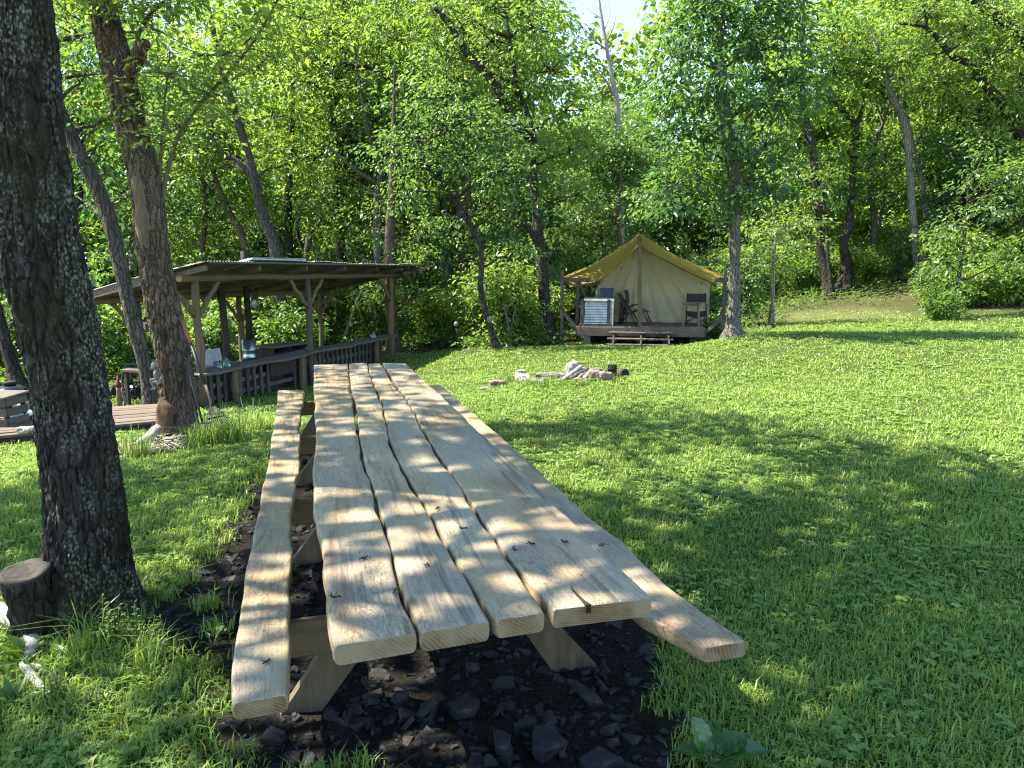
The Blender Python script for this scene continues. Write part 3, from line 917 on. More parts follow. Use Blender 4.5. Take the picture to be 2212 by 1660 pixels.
# the big dark trunk close to the camera
P1 = path3([(205, 1345, 215), (200, 1290, 175), (193, 1242, 168), (189, 1195, 160), (187, 1131, 154), (178, 1040, 150), (163, 941, 147), (152, 863, 145), (136, 758, 148), (114, 653, 150), (87, 548, 152), (69, 402, 148), (51, 268, 143), (43, 134, 138), (31, 0, 132)], 3.42, 9.)
t1 = thing('oak_tree', 'huge dark lichen spotted trunk closest to the camera with a sawn limb at its foot', 'tree', (P1[0][0], P1[0][1], gz1(P1[0][0], P1[0][1])), 'trees of the woodland')
low = P1[P1[:, 2] < 4.6]
mb, S1 = detailed_trunk(low, 230, 520, None, .32, 4, rng, 36., 7.2, .0145)
up = P1[P1[:, 2] > low[-1][2] - .6]
mb.tube(up[:, :3], list(up[:, 3] * .98), 14)
tr = Tris()
bl = []
cc = np.array([-5.2, 3.2, 9.2])  # unseen crown, stretched to the left to shade the foreground
for k in range(58):
    q = rng.normal(size=3); q /= np.linalg.norm(q); q *= rng.random() ** .4
    bl.append((cc + q * np.array([7.2, 3.9, 1.8]), rng.uniform(.9, 1.4)))
bl += [(np.array([rng.uniform(-9.8, -7.3), rng.uniform(.4, 2.3), rng.uniform(8.3, 9.6)]), 1.15) for k in range(7)]  # clumps added out of view to shade the bottom left ground
bl = [b for b in bl if not (-8.6 < b[0][0] < -4.4 and 2.5 < b[0][1] < 8.4) or rng.random() < .26]  # crown thinned here to let sun reach the table
crown_blobs(rng, bl, up, mb, tr, .20, .9, .62, .45, 14, .07, 6)
obj('trunk', mb, 'bark_oak', t1)
tr.build('crown', 'leaf_a', t1, OFF[t1.name])
# sawn limb at its foot
mb = MB()
a = Vector(W(78, 1335, 3.22)); b = Vector(W(53, 1236, 3.18))
pts = [a.lerp(b, f) for f in np.linspace(-.15, 1, 9)]
mb.tube(pts, [.115, .105, .100, .098, .097, .097, .099, .10, .097], 26, True, .14, rng)
sl = obj('sawn_limb', mb, 'bark_oak', t1)
ax = (b - a).normalized()
m3 = ax.to_track_quat('Z', 'Y').to_matrix()
mb = MB(); mb.lathe(b, [(.103, -.02), (.108, -.004), (.104, .010), (.088, .012)], 26, m3)
mb.v = [tuple(Vector(q) + mnoise.noise_vector(Vector(q) * 14) * .013 + mnoise.noise_vector(Vector(q) * 40) * .004) for q in mb.v]
o = obj('callus_ring', mb, mat_plain('grey callus', (.05, .043, .034), .95, bump=.6, scale=25), t1); o.parent = sl
mb = MB(); mb.lathe(b + ax * .004, [(.086, .004), (.07, .003), (.055, .008), (.04, .004), (.02, .007), (.0, .004)], 26, m3)
mb.v = [tuple(Vector(q) + mnoise.noise_vector(Vector(q) * 30) * .004) for q in mb.v]
o = obj('cut_face', mb, mat_plain('old sawn face', (.028, .025, .02), .95, bump=.5, scale=14), t1); o.parent = sl

# the second, brown trunk with a rotten hollow, broken stub and green shoots
D2 = 8.7
P2 = path3([(383, 968, 96), (384, 941, 82), (383, 902, 78), (382, 863, 70), (378, 800, 69), (372, 758, 70), (358, 690, 68), (345, 627, 66), (336, 580, 63), (329, 536, 64), (315, 402, 64), (300, 335, 61), (281, 268, 61), (251, 134, 61), (217, 0, 49)], D2, 9.5)
t2 = thing('hollow_tree', 'brown trunk with bare scarred patches and leafy shoots beside the pavilion', 'tree', (P2[0][0], P2[0][1], gz1(P2[0][0], P2[0][1])), 'trees of the woodland')
low = P2[P2[:, 2] < 6.0]
def d2(a, h, p):
    s = math.cos(a - R(250)) * .5 + .5        # side facing the camera, a little left
    k = 0
    if h < .55: k = -.035 * s ** 4
    return k
mb, S2 = detailed_trunk(low, 130, 420, d2, .30, 3, rng, 30., 8., .02)
up = P2[P2[:, 2] > low[-1][2] - .6]
mb.tube(up[:, :3], list(up[:, 3] * .98), 12)
q = smooth_path(np.array([W(281, 165, D2 - .05), W(300, 118, D2 - .1), W(318, 88, D2 - .15)]), 8)
mb.tube(q, [.085, .08, .075, .075, .08, .07, .06, .03], 9, True, .22, rng)
bl = []
cc = np.array([-6.6, 7.4, 9.6])  # unseen crown, placed to throw shade on the near lawn
for k in range(26):
    q = rng.normal(size=3); q /= np.linalg.norm(q); q *= rng.random() ** .4
    bl.append((cc + q * np.array([4.4, 2.5, 1.9]), rng.uniform(.9, 1.4)))
bl = [b for b in bl if not (-8.6 < b[0][0] < -4.6 and 2.5 < b[0][1] < 8.0) or rng.random() < .26]  # gaps left in the unseen crown so sun falls on the tabletop
tr = Tris()
crown_blobs(rng, bl, up, mb, tr, .17, .75, .6, .42, 14, .06, 6)
obj('trunk', mb, 'bark_brown', t2)
tr.build('crown', 'leaf_b', t2, OFF[t2.name])
# smooth bare wood patches on the trunk, following its curve
def patch_on(name, a0, a1, z0, z1, mat, lift, parent, S, flare_=0.):
    mb = MB(); hs = np.linspace(z0, z1, 26); P = []
    for h in hs:
        i = np.searchsorted(S[:, 2], h); p = S[min(i, len(S) - 1)]
        f = (h - z0) / (z1 - z0)
        wv = math.sin(f * math.pi) ** .35 * (1 + .25 * math.sin(f * 13 + a0))
        mid = (a0 + a1) / 2; hw = (a1 - a0) / 2 * wv * (1 + .45 * mnoise.noise(Vector((h * 9, a0, 0))) + .25 * mnoise.noise(Vector((h * 31, a1, 0)))); mid += .10 * mnoise.noise(Vector((h * 6, a0, 5)))
        row = []
        for k in range(11):
            g = -1 + k / 5
            aa = mid + hw * g
            hb = h - S[0][2]; r = p[3] * (1.01 + flare_ * (.22 * math.exp(-hb / .16) + .12 * math.exp(-hb / .5))) + lift * (1 - abs(g) ** 3) * min(1, 6 * f, 6 * (1 - f)) - .012 + .004 * math.sin(aa * 37 + h * 9)
            row.append((p[0] + math.cos(aa) * r, p[1] + math.sin(aa) * r, h))
        P.append(row)
    mb.grid(P)
    return obj(name, mb, mat, parent)
g2 = OFF[t2.name].z
M['scar_wood'] = mat_wood('exposed rotting wood', (.17, .105, .058), (.045, .026, .015), 'z', .55, .95, .8)
M['hollow'] = mat_plain('dark hollow in the trunk', (.030, .018, .010), .95, bump=.8, scale=20)
patch_on('scar', R(236), R(296), 2.0, 2.9, 'bare_wood', .028, t2, S2)
patch_on('scar', R(196), R(292), g2 - .12, g2 + .62, 'scar_wood', .036, t2, S2, 1.)
patch_on('scar', R(245), R(275), g2 + .62, g2 + 1.2, 'scar_wood', .026, t2, S2)
patch_on('knot_hole', R(268), R(288), g2 + 1.22, g2 + 1.50, 'hollow', .026, t2, S2)
# shoots
def shoot(pts, r0, r1, seed, n=60, sp=.2, leaf=.085):
    r_ = np.random.default_rng(seed)
    q = smooth_path(np.array([W(*p) for p in pts]), 22)
    mb = MB(); mb.tube(q, list(np.linspace(r0, r1, 22)), 6)
    tr = Tris()
    C = []; O = []
    for k in range(n):
        f = .25 + .75 * r_.random() ** .7
        p = q[int(f * 21)]
        o = r_.normal(size=3); o[2] = abs(o[2]) * .4 - .1; o /= np.linalg.norm(o)
        L = r_.uniform(.12, .75) * (1.1 - .4 * f)
        e = p + o * L + np.array([0, 0, -.08 * L])
        if L > .2: limb(mb, r_, p, e, .006, .0025, 3, 3, 0, .05)
        C.append(e); O.append(o)
    tr.add(spray_leaves(r_, np.array(C), np.array(O), 9, sp, leaf, .5, .5))
    s = obj('shoot', mb, 'bark_shoot', t2)
    l = tr.build('shoot_leaves', 'leaf_b', s, OFF[t2.name])
M['bark_shoot'] = mat_plain('green brown shoot bark', (.11, .095, .05), .8)
shoot([(350, 440, D2), (362, 369, D2), (392, 280, D2 - .1), (460, 195, D2 - .2), (545, 95, D2 - .3), (605, -10, D2 - .4)], .028, .010, 5, 85)
shoot([(344, 405, D2), (348, 330, D2), (356, 215, D2 - .1), (368, 110, D2 - .1)], .020, .008, 6, 38)
shoot([(282, 165, D2), (305, 60, D2), (345, 10, D2 - .3), (400, -30, D2 - .5)], .026, .010, 8, 50)
shoot([(300, 118, D2), (335, 150, D2 - .2), (390, 175, D2 - .3), (470, 215, D2 - .3)], .024, .008, 9, 40)
shoot([(240, 70, D2), (225, 10, D2 - .4), (170, -30, D2 - .8)], .022, .010, 12, 34)

rng = np.random.default_rng(31)
tree('slanting grey trunk standing between the two big trunks beyond the wooden deck',
     [(330, 872, 34), (312, 784, 28), (291, 705, 32), (272, 627, 28), (252, 540, 31), (235, 469, 30), (208, 402, 32), (174, 335, 30), (141, 268, 26), (118, 205, 24)], 11.6, 'bark_mid', 'leaf_c',
     view_blobs([(175, 180, 11.5, .7), (250, 150, 12, .8), (235, 250, 11.4, .6), (205, 330, 12., .7), (270, 420, 12.3, .7), (170, 80, 12, .9), (300, 240, 12.5, .7), (160, 420, 12.6, .6), (290, 520, 12.8, .5), (330, 60, 12.5, .9)]),
     .11, 7, .8, 1, wid=.5)
tree('small dark slanting trunk at the far left edge behind the black dome grill',
     [(44, 842, 34), (30, 800, 26), (12, 740, 25), (-6, 680, 25), (-40, 560, 22)], 14.5, 'bark_dark', 'leaf_b',
     view_blobs([(0, 480, 14.6, .9), (60, 520, 15.5, .9), (-60, 400, 15, 1.1), (20, 640, 16, .8), (110, 440, 16, .9), (90, 620, 16.5, .7)]), .13, 7, .8, 2)
tree('thin grey trunk with a forked limb behind the left end of the pavilion roof',
     [(606, 640, 27), (597, 550, 25), (567, 469, 21), (550, 389, 19), (536, 335, 18), (503, 228, 15), (480, 150, 13)], 22.5, 'bark_mid', 'leaf_b',
     view_blobs([(440, 120, 22, 1.6), (520, 60, 22.5, 1.5), (600, 130, 23, 1.5), (470, 250, 23, 1.4), (590, 250, 23.5, 1.4), (650, 40, 23, 1.5), (420, 330, 23, 1.2), (640, 340, 24, 1.3), (560, 400, 25, 1.)]), .17, 12, .85, 3,
     extra=[([(550, 389, 22.5), (515, 350, 22.4), (480, 330, 22.3), (452, 290, 22.2)], .11, .05)])
tree('reddish slanting trunk rising behind the solar panel on the pavilion roof',
     [(545, 600, 16), (528, 528, 14), (498, 465, 13), (470, 400, 11), (440, 300, 9)], 25, 'bark_brown', 'leaf_a',
     view_blobs([(430, 280, 25, 1.4), (390, 380, 25.5, 1.3), (500, 360, 26, 1.2), (450, 470, 26, 1.2), (380, 500, 26, 1.1)]), .17, 9, .8, 4)
tree('straight upright dark trunk above the middle of the pavilion roof',
     [(626, 640, 20), (624, 520, 17), (622, 440, 16), (628, 330, 13)], 27, 'bark_dark', 'leaf_a',
     view_blobs([(650, 250, 27, 1.6), (590, 300, 28, 1.3), (700, 330, 27, 1.4), (670, 420, 28, 1.2), (720, 230, 28, 1.5)]), .18, 12, .8, 5)
tree('grey trunk with curved limbs above the right end of the pavilion roof',
     [(816, 700, 20), (816, 560, 17), (815, 480, 17), (815, 440, 16), (818, 400, 14), (822, 365, 12), (800, 300, 10)], 25, 'bark_grey', 'leaf_d',
     view_blobs([(760, 280, 25, 1.3), (850, 330, 25, 1.2), (790, 470, 26, 1.1), (880, 440, 25, 1.1), (720, 380, 25, 1.2), (760, 540, 26, 1.1)]), .16, 10, .8, 6,
     extra=[([(812, 395, 25), (770, 370, 24.6), (730, 335, 24.2), (700, 310, 24)], .09, .03)])
tree('wide spreading tree with long dark limbs and bright crown left of centre at the top',
     [(735, 735, 24), (738, 640, 21), (735, 520, 19), (728, 400, 17), (720, 260, 15), (735, 120, 12)], 27, 'bark_dark', 'leaf_b',
     view_blobs([(760, 130, 26, 1.9), (680, 180, 26, 1.8), (860, 90, 26, 1.9), (820, 210, 26, 1.7), (720, 60, 26.5, 1.9), (640, 100, 26.5, 1.7), (900, 180, 26, 1.6), (780, 300, 27, 1.5), (850, 10, 26, 1.8), (700, -10, 27, 1.8)]), .17, 15, 1.0, 7,
     extra=[([(890, 192, 25.6), (850, 180, 25.3), (810, 150, 25), (770, 142, 24.8), (735, 132, 24.6)], .12, .04), ([(725, 330, 27), (760, 270, 26.6), (800, 265, 26.4), (830, 250, 26.2)], .12, .04)])
tree('slender curved tree with a small oval plaque on its trunk left of the tent',
     [(1077, 760, 20), (1070, 742, 15), (1057, 703, 13), (1047, 664, 12), (1038, 625, 12), (1040, 573, 12), (1036, 526, 12), (1016, 487, 12), (1004, 469, 11), (974, 422, 11), (945, 388, 10), (920, 362, 8), (905, 320, 6)], 18, 'bark_dark', 'leaf_d',
     view_blobs([(900, 300, 18, .95), (960, 270, 17.8, 1.0), (1020, 250, 18, 1.0), (1090, 280, 18, .95), (860, 340, 18.2, .9), (930, 360, 17.6, .8), (1010, 340, 17.6, .95), (1080, 370, 17.8, .9), (880, 420, 18.3, .7), (1120, 440, 18, .75), (1050, 450, 18.4, .75), (960, 210, 18.3, .8), (960, 480, 18.6, .6), (1120, 540, 18.5, .6)]), .10, 4.2, 1.25, 8, n_per=18, spray=.32,
     extra=[([(1004, 469, 18), (1012, 430, 17.9), (1015, 400, 17.9), (1005, 330, 17.9)], .05, .02)])
tree('tall twin trunked tree just left of the tent with a broad bright crown',
     [(1190, 738, 38), (1187, 720, 30), (1179, 671, 27), (1174, 617, 25), (1168, 558, 24), (1163, 503, 21), (1156, 436, 18), (1151, 355, 15), (1150, 280, 13), (1120, 200, 11)], 20, 'bark_dark', 'leaf_b',
     view_blobs([(1000, 60, 20.5, 1.4), (1080, 110, 20, 1.4), (1150, 60, 20.5, 1.3), (1190, 150, 20.3, 1.2), (1060, 20, 21, 1.4), (960, 130, 20.8, 1.2), (1140, 220, 20.3, 1.1), (1220, 240, 20.6, 1.1), (1230, 330, 20.5, 1.0), (1250, 420, 20.8, .9), (1180, 320, 19.8, .8), (1200, 500, 20.6, .7), (1110, 200, 20.4, 1.0), (940, 20, 21, 1.3)]), .15, 9, 1.1, 9,
     extra=[([(1166, 545, 20), (1150, 505, 19.9), (1120, 470, 19.8), (1095, 430, 19.8)], .12, .05),
            ([(1150, 300, 20), (1098, 248, 20), (1074, 188, 20), (1041, 148, 20), (1007, 114, 20), (970, 50, 20), (930, 5, 20)], .15, .08),
            ([(1041, 148, 20), (1052, 100, 19.8), (1075, 75, 19.6)], .05, .02)])
tree('bare dead tree with pale leafless branches against the blue sky above the tent',
     [(1345, 640, 16), (1340, 420, 14), (1336, 312, 12), (1332, 218, 11), (1322, 168, 9), (1309, 94, 7), (1297, 20, 5), (1292, -20, 3)], 31, 'dead_wood', 'leaf_b', [], .15, None, 1, 10, flare=1.2,
     extra=[([(1331, 215, 31.0), (1315, 185, 30.8), (1300, 165, 30.6), (1275, 140, 30.4)], .06, .015), ([(1313, 110, 31.0), (1285, 88, 30.8), (1262, 62, 30.6), (1250, 50, 30.5)], .05, .01),
            ([(1310, 95, 31.0), (1325, 60, 31.0), (1330, 35, 31.0)], .04, .01), ([(1299, 40, 31.0), (1280, 28, 31.0), (1272, 22, 31.0)], .025, .008), ([(1285, 88, 30.8), (1262, 85, 30.7), (1248, 75, 30.6)], .03, .008), ([(1304, 70, 31.0), (1318, 30, 31.2), (1314, 0, 31.2)], .03, .008)])
tree('tree with a grey trunk and dark drooping big leaved crown right of the tent',
     [(1583, 730, 40), (1584, 700, 30), (1586, 640, 26), (1587, 536, 24), (1585, 450, 25), (1583, 369, 26), (1572, 280, 26), (1560, 201, 25), (1557, 120, 22), (1556, 34, 18)], 18.5, 'bark_grey', 'leaf_c',
     view_blobs([(1560, 40, 18.3, 1.2), (1490, 95, 18, 1.0), (1640, 110, 18.2, 1.2), (1465, 190, 18, .85), (1540, 180, 17.6, 1.1), (1640, 220, 18, 1.1), (1710, 180, 18.4, 1.0), (1460, 280, 17.9, .9), (1550, 290, 17.5, .9), (1650, 320, 18, .9), (1500, 370, 17.8, .8), (1610, 400, 17.9, .85), (1440, 400, 18, .7), (1480, 440, 17.6, .6), (1560, 440, 17.6, .6), (1660, 420, 18.2, .6), (1500, 30, 18.4, 1.0), (1690, 40, 18.6, 1.1), (1580, -60, 18.5, 1.4), (1432, 170, 18.6, .7), (1440, 110, 18.8, .6), (1530, -60, 18.5, 1.2), (1680, -80, 18.6, 1.3)]),
     .19, 9, 1.35, 11, wid=.42, n_per=13, spray=.42, flare=1.45)
tree('pale slim sapling with light green tiered leaves right of the tent tree',
     [(1668, 668, 11), (1669, 620, 9), (1671, 560, 8), (1676, 500, 6)], 24, 'bark_pale', 'leaf_b',
     view_blobs([(1640, 500, 24, .8), (1700, 490, 24.2, .9), (1740, 530, 24.3, .7), (1620, 560, 24, .6), (1680, 560, 23.8, .7), (1750, 470, 24.5, .7), (1670, 450, 24.3, .6)]), .14, None, .95, 12, spray=.45, n_per=18)
tree('straight dark trunk in the middle of the right hand wood left of the sunlit path',
     [(1790, 642, 26), (1786, 600, 20), (1778, 560, 17), (1771, 536, 16), (1768, 470, 16), (1764, 402, 16), (1751, 302, 16), (1737, 251, 15), (1735, 150, 12)], 32, 'bark_dark', 'leaf_a',
     view_blobs([(1740, 120, 32, 2.), (1800, 60, 32, 2.1), (1690, 250, 33, 1.7), (1790, 220, 32, 1.7), (1830, 330, 33, 1.5), (1720, 360, 33, 1.5), (1860, 150, 33, 1.9)]), .2, 14, .8, 13)
tree('dark wavy trunk forking high up beyond the sunlit path',
     [(1824, 624, 28), (1829, 568, 22), (1821, 524, 17), (1833, 495, 18), (1838, 440, 15), (1842, 380, 14), (1848, 302, 14), (1846, 270, 12), (1811, 231, 8), (1780, 190, 6)], 33, 'bark_dark', 'leaf_c',
     view_blobs([(1800, 160, 33, 1.7), (1880, 200, 33.5, 1.7), (1850, 90, 33.5, 1.9), (1900, 330, 34, 1.5), (1880, 430, 34, 1.4), (1810, 420, 33.5, 1.3)]), .19, 12, .8, 14,
     extra=[([(1847, 275, 33), (1858, 250, 33), (1864, 215, 33), (1880, 170, 33)], .12, .05)])
tree('tall pale leaning trunk with a broken top at the right of the wood',
     [(1986, 610, 22), (1983, 580, 17), (1976, 524, 15), (1970, 440, 14), (1965, 369, 14), (1959, 285, 15), (1942, 240, 14), (1925, 201, 13), (1910, 155, 11), (1898, 117, 9), (1888, 88, 6)], 32, 'bark_pale', 'leaf_a',
     view_blobs([(1900, 100, 32.5, 1.5), (1930, 60, 33, 1.6), (1870, 60, 33, 1.5)]), .18, None, .45, 15)
tree('thinner pale trunk right behind the tall leaning one',
     [(2004, 620, 12), (2001, 520, 11), (1999, 453, 11), (1986, 369, 11), (1969, 302, 9), (1955, 230, 7)], 34, 'bark_pale', 'leaf_b',
     view_blobs([(1960, 200, 34, 1.5), (2020, 170, 34, 1.7), (2000, 280, 35, 1.4)]), .19, 12, .7, 16)
tree('tree at the right edge with long curved dark limbs reaching left at the top',
     [(2275, 640, 40), (2262, 480, 34), (2240, 360, 30), (2195, 270, 24), (2160, 218, 20), (2126, 181, 17), (2093, 137, 14), (2059, 124, 12), (2026, 84, 9), (1996, 57, 7), (1930, 50, 5)], 29, 'bark_dark', 'leaf_b',
     view_blobs([(2000, 30, 29, 1.8), (2080, 60, 29, 1.8), (2160, 40, 29, 1.9), (2220, 120, 29, 1.8), (2140, 130, 28, 1.5), (2050, 180, 30, 1.6), (2120, 260, 29.5, 1.5), (2200, 240, 29, 1.7), (1960, 130, 30.5, 1.4), (2240, 350, 28, 1.6), (2030, 0, 30, 1.7)]), .18, None, .95, 17,
     extra=[([(2240, 120, 28.5), (2205, 75, 28.5), (2143, 27, 28.5), (2103, 0, 28.5), (2060, -30, 28.5)], .22, .12)])
tree('thin dark trunk between the pale leaning pair and the right edge',
     [(2085, 600, 14), (2078, 480, 12), (2069, 302, 10), (2074, 228, 9), (2070, 180, 6)], 34, 'bark_dark', 'leaf_a',
     view_blobs([(2040, 200, 34, 1.5), (2110, 220, 34, 1.5), (2060, 330, 34.5, 1.4), (2140, 330, 34, 1.5)]), .19, 11, .8, 18,
     extra=[([(2074, 232, 34), (2055, 205, 34), (2035, 175, 34)], .07, .03)])
tree('young broad leaved tree standing on the bushy mound at the right lawn edge',
     [(2065, 655, 12), (2068, 620, 9), (2076, 568, 8), (2084, 500, 7), (2090, 440, 5)], 25, 'bark_dark', 'leaf_d',
     view_blobs([(2050, 480, 25, .8), (2110, 450, 24.8, .8), (2185, 440, 25.4, .9), (2030, 560, 24.7, .6), (2110, 540, 24.5, .75), (2190, 560, 24.6, .8), (2090, 380, 25.2, .7), (2010, 510, 25.2, .55), (2170, 370, 25.6, .8), (2230, 360, 25, .9), (2060, 620, 24.4, .55), (2130, 320, 25.6, .6)]), .16, None, 1.1, 19, spray=.45, n_per=16)
tree('thin dark companion trunk hugging the straight dark trunk on the right',
     [(1797, 645, 12), (1793, 600, 8), (1789, 560, 7), (1783, 465, 7), (1778, 400, 6)], 31, 'bark_dark', 'leaf_a', view_blobs([(1790, 390, 31, .9), (1760, 430, 31.5, .8)]), .17, None, .8, 20)
tree('black trunk seen beneath the pavilion roof behind its right back post',
     [(742, 738, 26), (739, 690, 21), (735, 640, 20), (733, 580, 18)], 26.5, 'bark_dark', 'leaf_a', view_blobs([(735, 500, 26.5, 1.2), (690, 560, 27, 1.)]), .17, 8, .8, 21)
tree('thick brown trunk right behind the right front pavilion post',
     [(853, 768, 34), (851, 740, 27), (847, 690, 24), (843, 640, 24), (840, 560, 23), (845, 460, 20)], 21, 'bark_brown', 'leaf_a',
     view_blobs([(860, 430, 21, 1.), (910, 500, 21.2, .9), (930, 560, 21, .8), (880, 560, 20.8, .7), (800, 490, 21.5, 1.), (960, 620, 21.4, .7), (900, 640, 21.6, .6)]), .13, 7, .9, 22)
tree('leaning dead trunk snapped below the pavilion roof between the back posts',
     [(712, 765, 26), (705, 700, 24), (692, 650, 22), (680, 610, 14)], 23.5, 'bark_dark', 'leaf_a', [], .15, None, 1, 23, flare=1.2)
tree('pale bare forked branch leaning behind the pavilion right bay',
     [(738, 745, 8), (755, 700, 7), (768, 660, 6), (782, 625, 4)], 23, 'bark_pale', 'leaf_a', [], .15, None, 1, 24, flare=1.1, cat='dead branch', name='dead_branch',
     extra=[([(752, 708, 23), (765, 700, 22.8), (782, 695, 22.6)], .03, .01)], group=None)
tree('multi stemmed pale shrub beside the curved slender tree',
     [(1102, 728, 7), (1096, 690, 5), (1086, 655, 4)], 19, 'bark_pale', 'leaf_a', view_blobs([(1085, 640, 19, .5), (1120, 650, 19.1, .5), (1105, 620, 19.2, .5)]), .10, None, 1., 25, name='shrub', cat='shrub',
     extra=[([(1104, 728, 19), (1106, 700, 19), (1115, 660, 19)], .03, .012), ([(1100, 728, 19), (1098, 690, 19.1), (1080, 650, 19.1)], .03, .012)], group=None)
tree('short leaning trunk between the curved slender tree and the twin trunk',
     [(1130, 735, 11), (1122, 705, 9), (1108, 672, 8), (1100, 655, 6)], 19.6, 'bark_dark', 'leaf_a', view_blobs([(1095, 600, 19.6, .6), (1130, 590, 19.8, .6), (1110, 540, 19.9, .6)]), .11, None, 1., 26)

# ------------------------------------------------------------ the deep wood: one of a kind built, then copied
def proto_tree(seed, h, spread, leafm, bark, leaf, low):
    rng = np.random.default_rng(seed)
    t = thing('woodland_tree', 'x', 'tree', (0, 0, 0), 'distant trees filling the wood')
    pts = [[0, 0, 0, .16]]
    for k in range(1, 6):
        pts.append([rng.normal(0, .25) * k * .4, rng.normal(0, .25) * k * .4, h * k / 6.2, .16 * (1 - k / 7.5)])
    mb, S = trunk_mb(np.array(pts), 8, 16, 1.5, rng, .5)
    bl = []
    for k in range(24):
        f = rng.random() ** .8
        z = low + (h - low) * f
        rad = spread * (1 - (2 * f - .8) ** 2 * .55) * rng.random() ** .5
        a = rng.uniform(0, 6.28)
        bl.append(((rad * math.cos(a), rad * math.sin(a), z), rng.uniform(.85, 1.5)))
    tr = Tris()
    crown_blobs(rng, bl, S, mb, tr, leaf, .85, .55, .5, 15, .035, 4)
    obj('trunk', mb, bark, t, local=True)
    tr.build('crown', leafm, t)
    return t
PT = [proto_tree(201, 14, 3.2, 'leaf_a', 'bark_dark', .2, 3.4), proto_tree(202, 16, 3.5, 'leaf_b', 'bark_grey', .21, 4.2),
      proto_tree(203, 12, 2.8, 'leaf_c', 'bark_dark', .19, 2.2), proto_tree(204, 17, 3.6, 'leaf_a', 'bark_grey', .22, 5.), proto_tree(205, 10, 2.6, 'leaf_d', 'bark_brown', .18, 1.6)]
rng = np.random.default_rng(77)
spots = []
tries = 0
while len(spots) < 100 and tries < 20000:
    tries += 1
    y = 23 + 45 * rng.random() ** 1.15
    x = rng.uniform(-.86, .86) * y
    if x > 4 and y < 36 + 0: 
        if x < 20 or y < 30: continue
    if -1.5 < x < 7 and y < 27: continue
    if x < 4 and y < 25: continue
    # keep the sky gap above the tent open
    if all((x - a) ** 2 + (y - b) ** 2 > 2.9 ** 2 for a, b in spots): spots.append((x, y))
used = [False] * len(PT)
LBL = 'leafy green tree deep in the wood, one of many alike behind the clearing'
for x, y in spots:
    gap = .02 < (x / y) < .21
    k = int(rng.integers(0, len(PT)))
    if gap: k = 4
    sc = rng.uniform(.85, 1.2) if not gap else (1.2 + y * .268) / 10.5 * rng.uniform(.8, 1.)
    loc = (x, y, gz1(x, y)); rz = rng.uniform(0, 6.28)
    if not used[k]:
        used[k] = True; o = PT[k]; o.location = loc; o.rotation_euler = (0, 0, rz); o.scale = (sc,) * 3; o['label'] = LBL
    else: copy_thing(PT[k], loc, rz, sc, LBL, 'distant trees filling the wood')

# understorey saplings and bushes along the wood's edge
def proto_bush(seed, h, leafm, leaf, n_stem, spread):
    rng = np.random.default_rng(seed)
    t = thing('bush', 'x', 'bush', (0, 0, 0), 'bushes of the understorey')
    mb = MB(); bl = []; TP = []
    for k in range(n_stem):
        a = rng.uniform(0, 6.28); r = spread * rng.uniform(.2, .8)
        top = np.array([r * math.cos(a), r * math.sin(a), h * rng.uniform(.6, 1.)])
        P = limb(mb, rng, (rng.normal(0, .06), rng.normal(0, .06), -.15), top, .03, .008, 5, 6)
        TP.append(P)
        for q in (.35, .6, .8, 1.):
            bl.append((P[0] + (top - P[0]) * q + rng.normal(0, .15, 3) * spread, rng.uniform(.3, .55) * (spread / .9)))
    tr = Tris()
    crown_blobs(rng, bl, np.concatenate(TP), mb, tr, leaf, 2.0, .6, .3, 10, .015, 4)
    obj('stem', mb, 'bark_dark', t, local=True)
    tr.build('foliage', leafm, t)
    return t
PB = [proto_bush(301, 2.2, 'leaf_b', .12, 6, 1.0), proto_bush(302, 1.3, 'leaf_low', .13, 7, .9), proto_bush(303, 3.0, 'leaf_d', .12, 5, 1.1), proto_bush(304, 1.7, 'leaf_a', .15, 6, 1.0)]
LBB = 'leafy green bush in the understorey, one of many alike among the trunks'
bsp = []
tries = 0
while len(bsp) < 185 and tries < 20000:
    tries += 1
    y = rng.uniform(15, 48); x = rng.uniform(-.84, .84) * y
    e = np.interp(x, EDGE_X, EDGE_Y)
    if y < e + .9: continue
    if rng.random() > math.exp(-(y - e - .9) / 11): continue
    qs = (np.array([x, y]) - np.array([-5.61, 12.7])); qa = qs @ np.array([.303, .953]); qw = qs @ np.array([-.953, .303])
    if x < -1 and -2 < qw < 3.6 and -1 < qa < 9.5: continue
    if 1.3 < x < 7.2 and y < 26: continue
    if abs(x - PATHC[0]) < 3.4 and y < 31: continue
    if x > 9 and x < 17 and y < 33: continue
    if all((x - a) ** 2 + (y - b) ** 2 > 1.3 ** 2 for a, b in bsp): bsp.append((x, y))
used = [False] * 4
for x, y in bsp:
    k = int(rng.integers(0, 4)); loc = (x, y, gz1(x, y)); rz = rng.uniform(0, 6.28); sc = rng.uniform(.75, 1.35)
    if not used[k]:
        used[k] = True; o = PB[k]; o.location = loc; o.rotation_euler = (0, 0, rz); o.scale = (sc,) * 3; o['label'] = LBB
    else: copy_thing(PB[k], loc, rz, sc, LBB, 'bushes of the understorey')
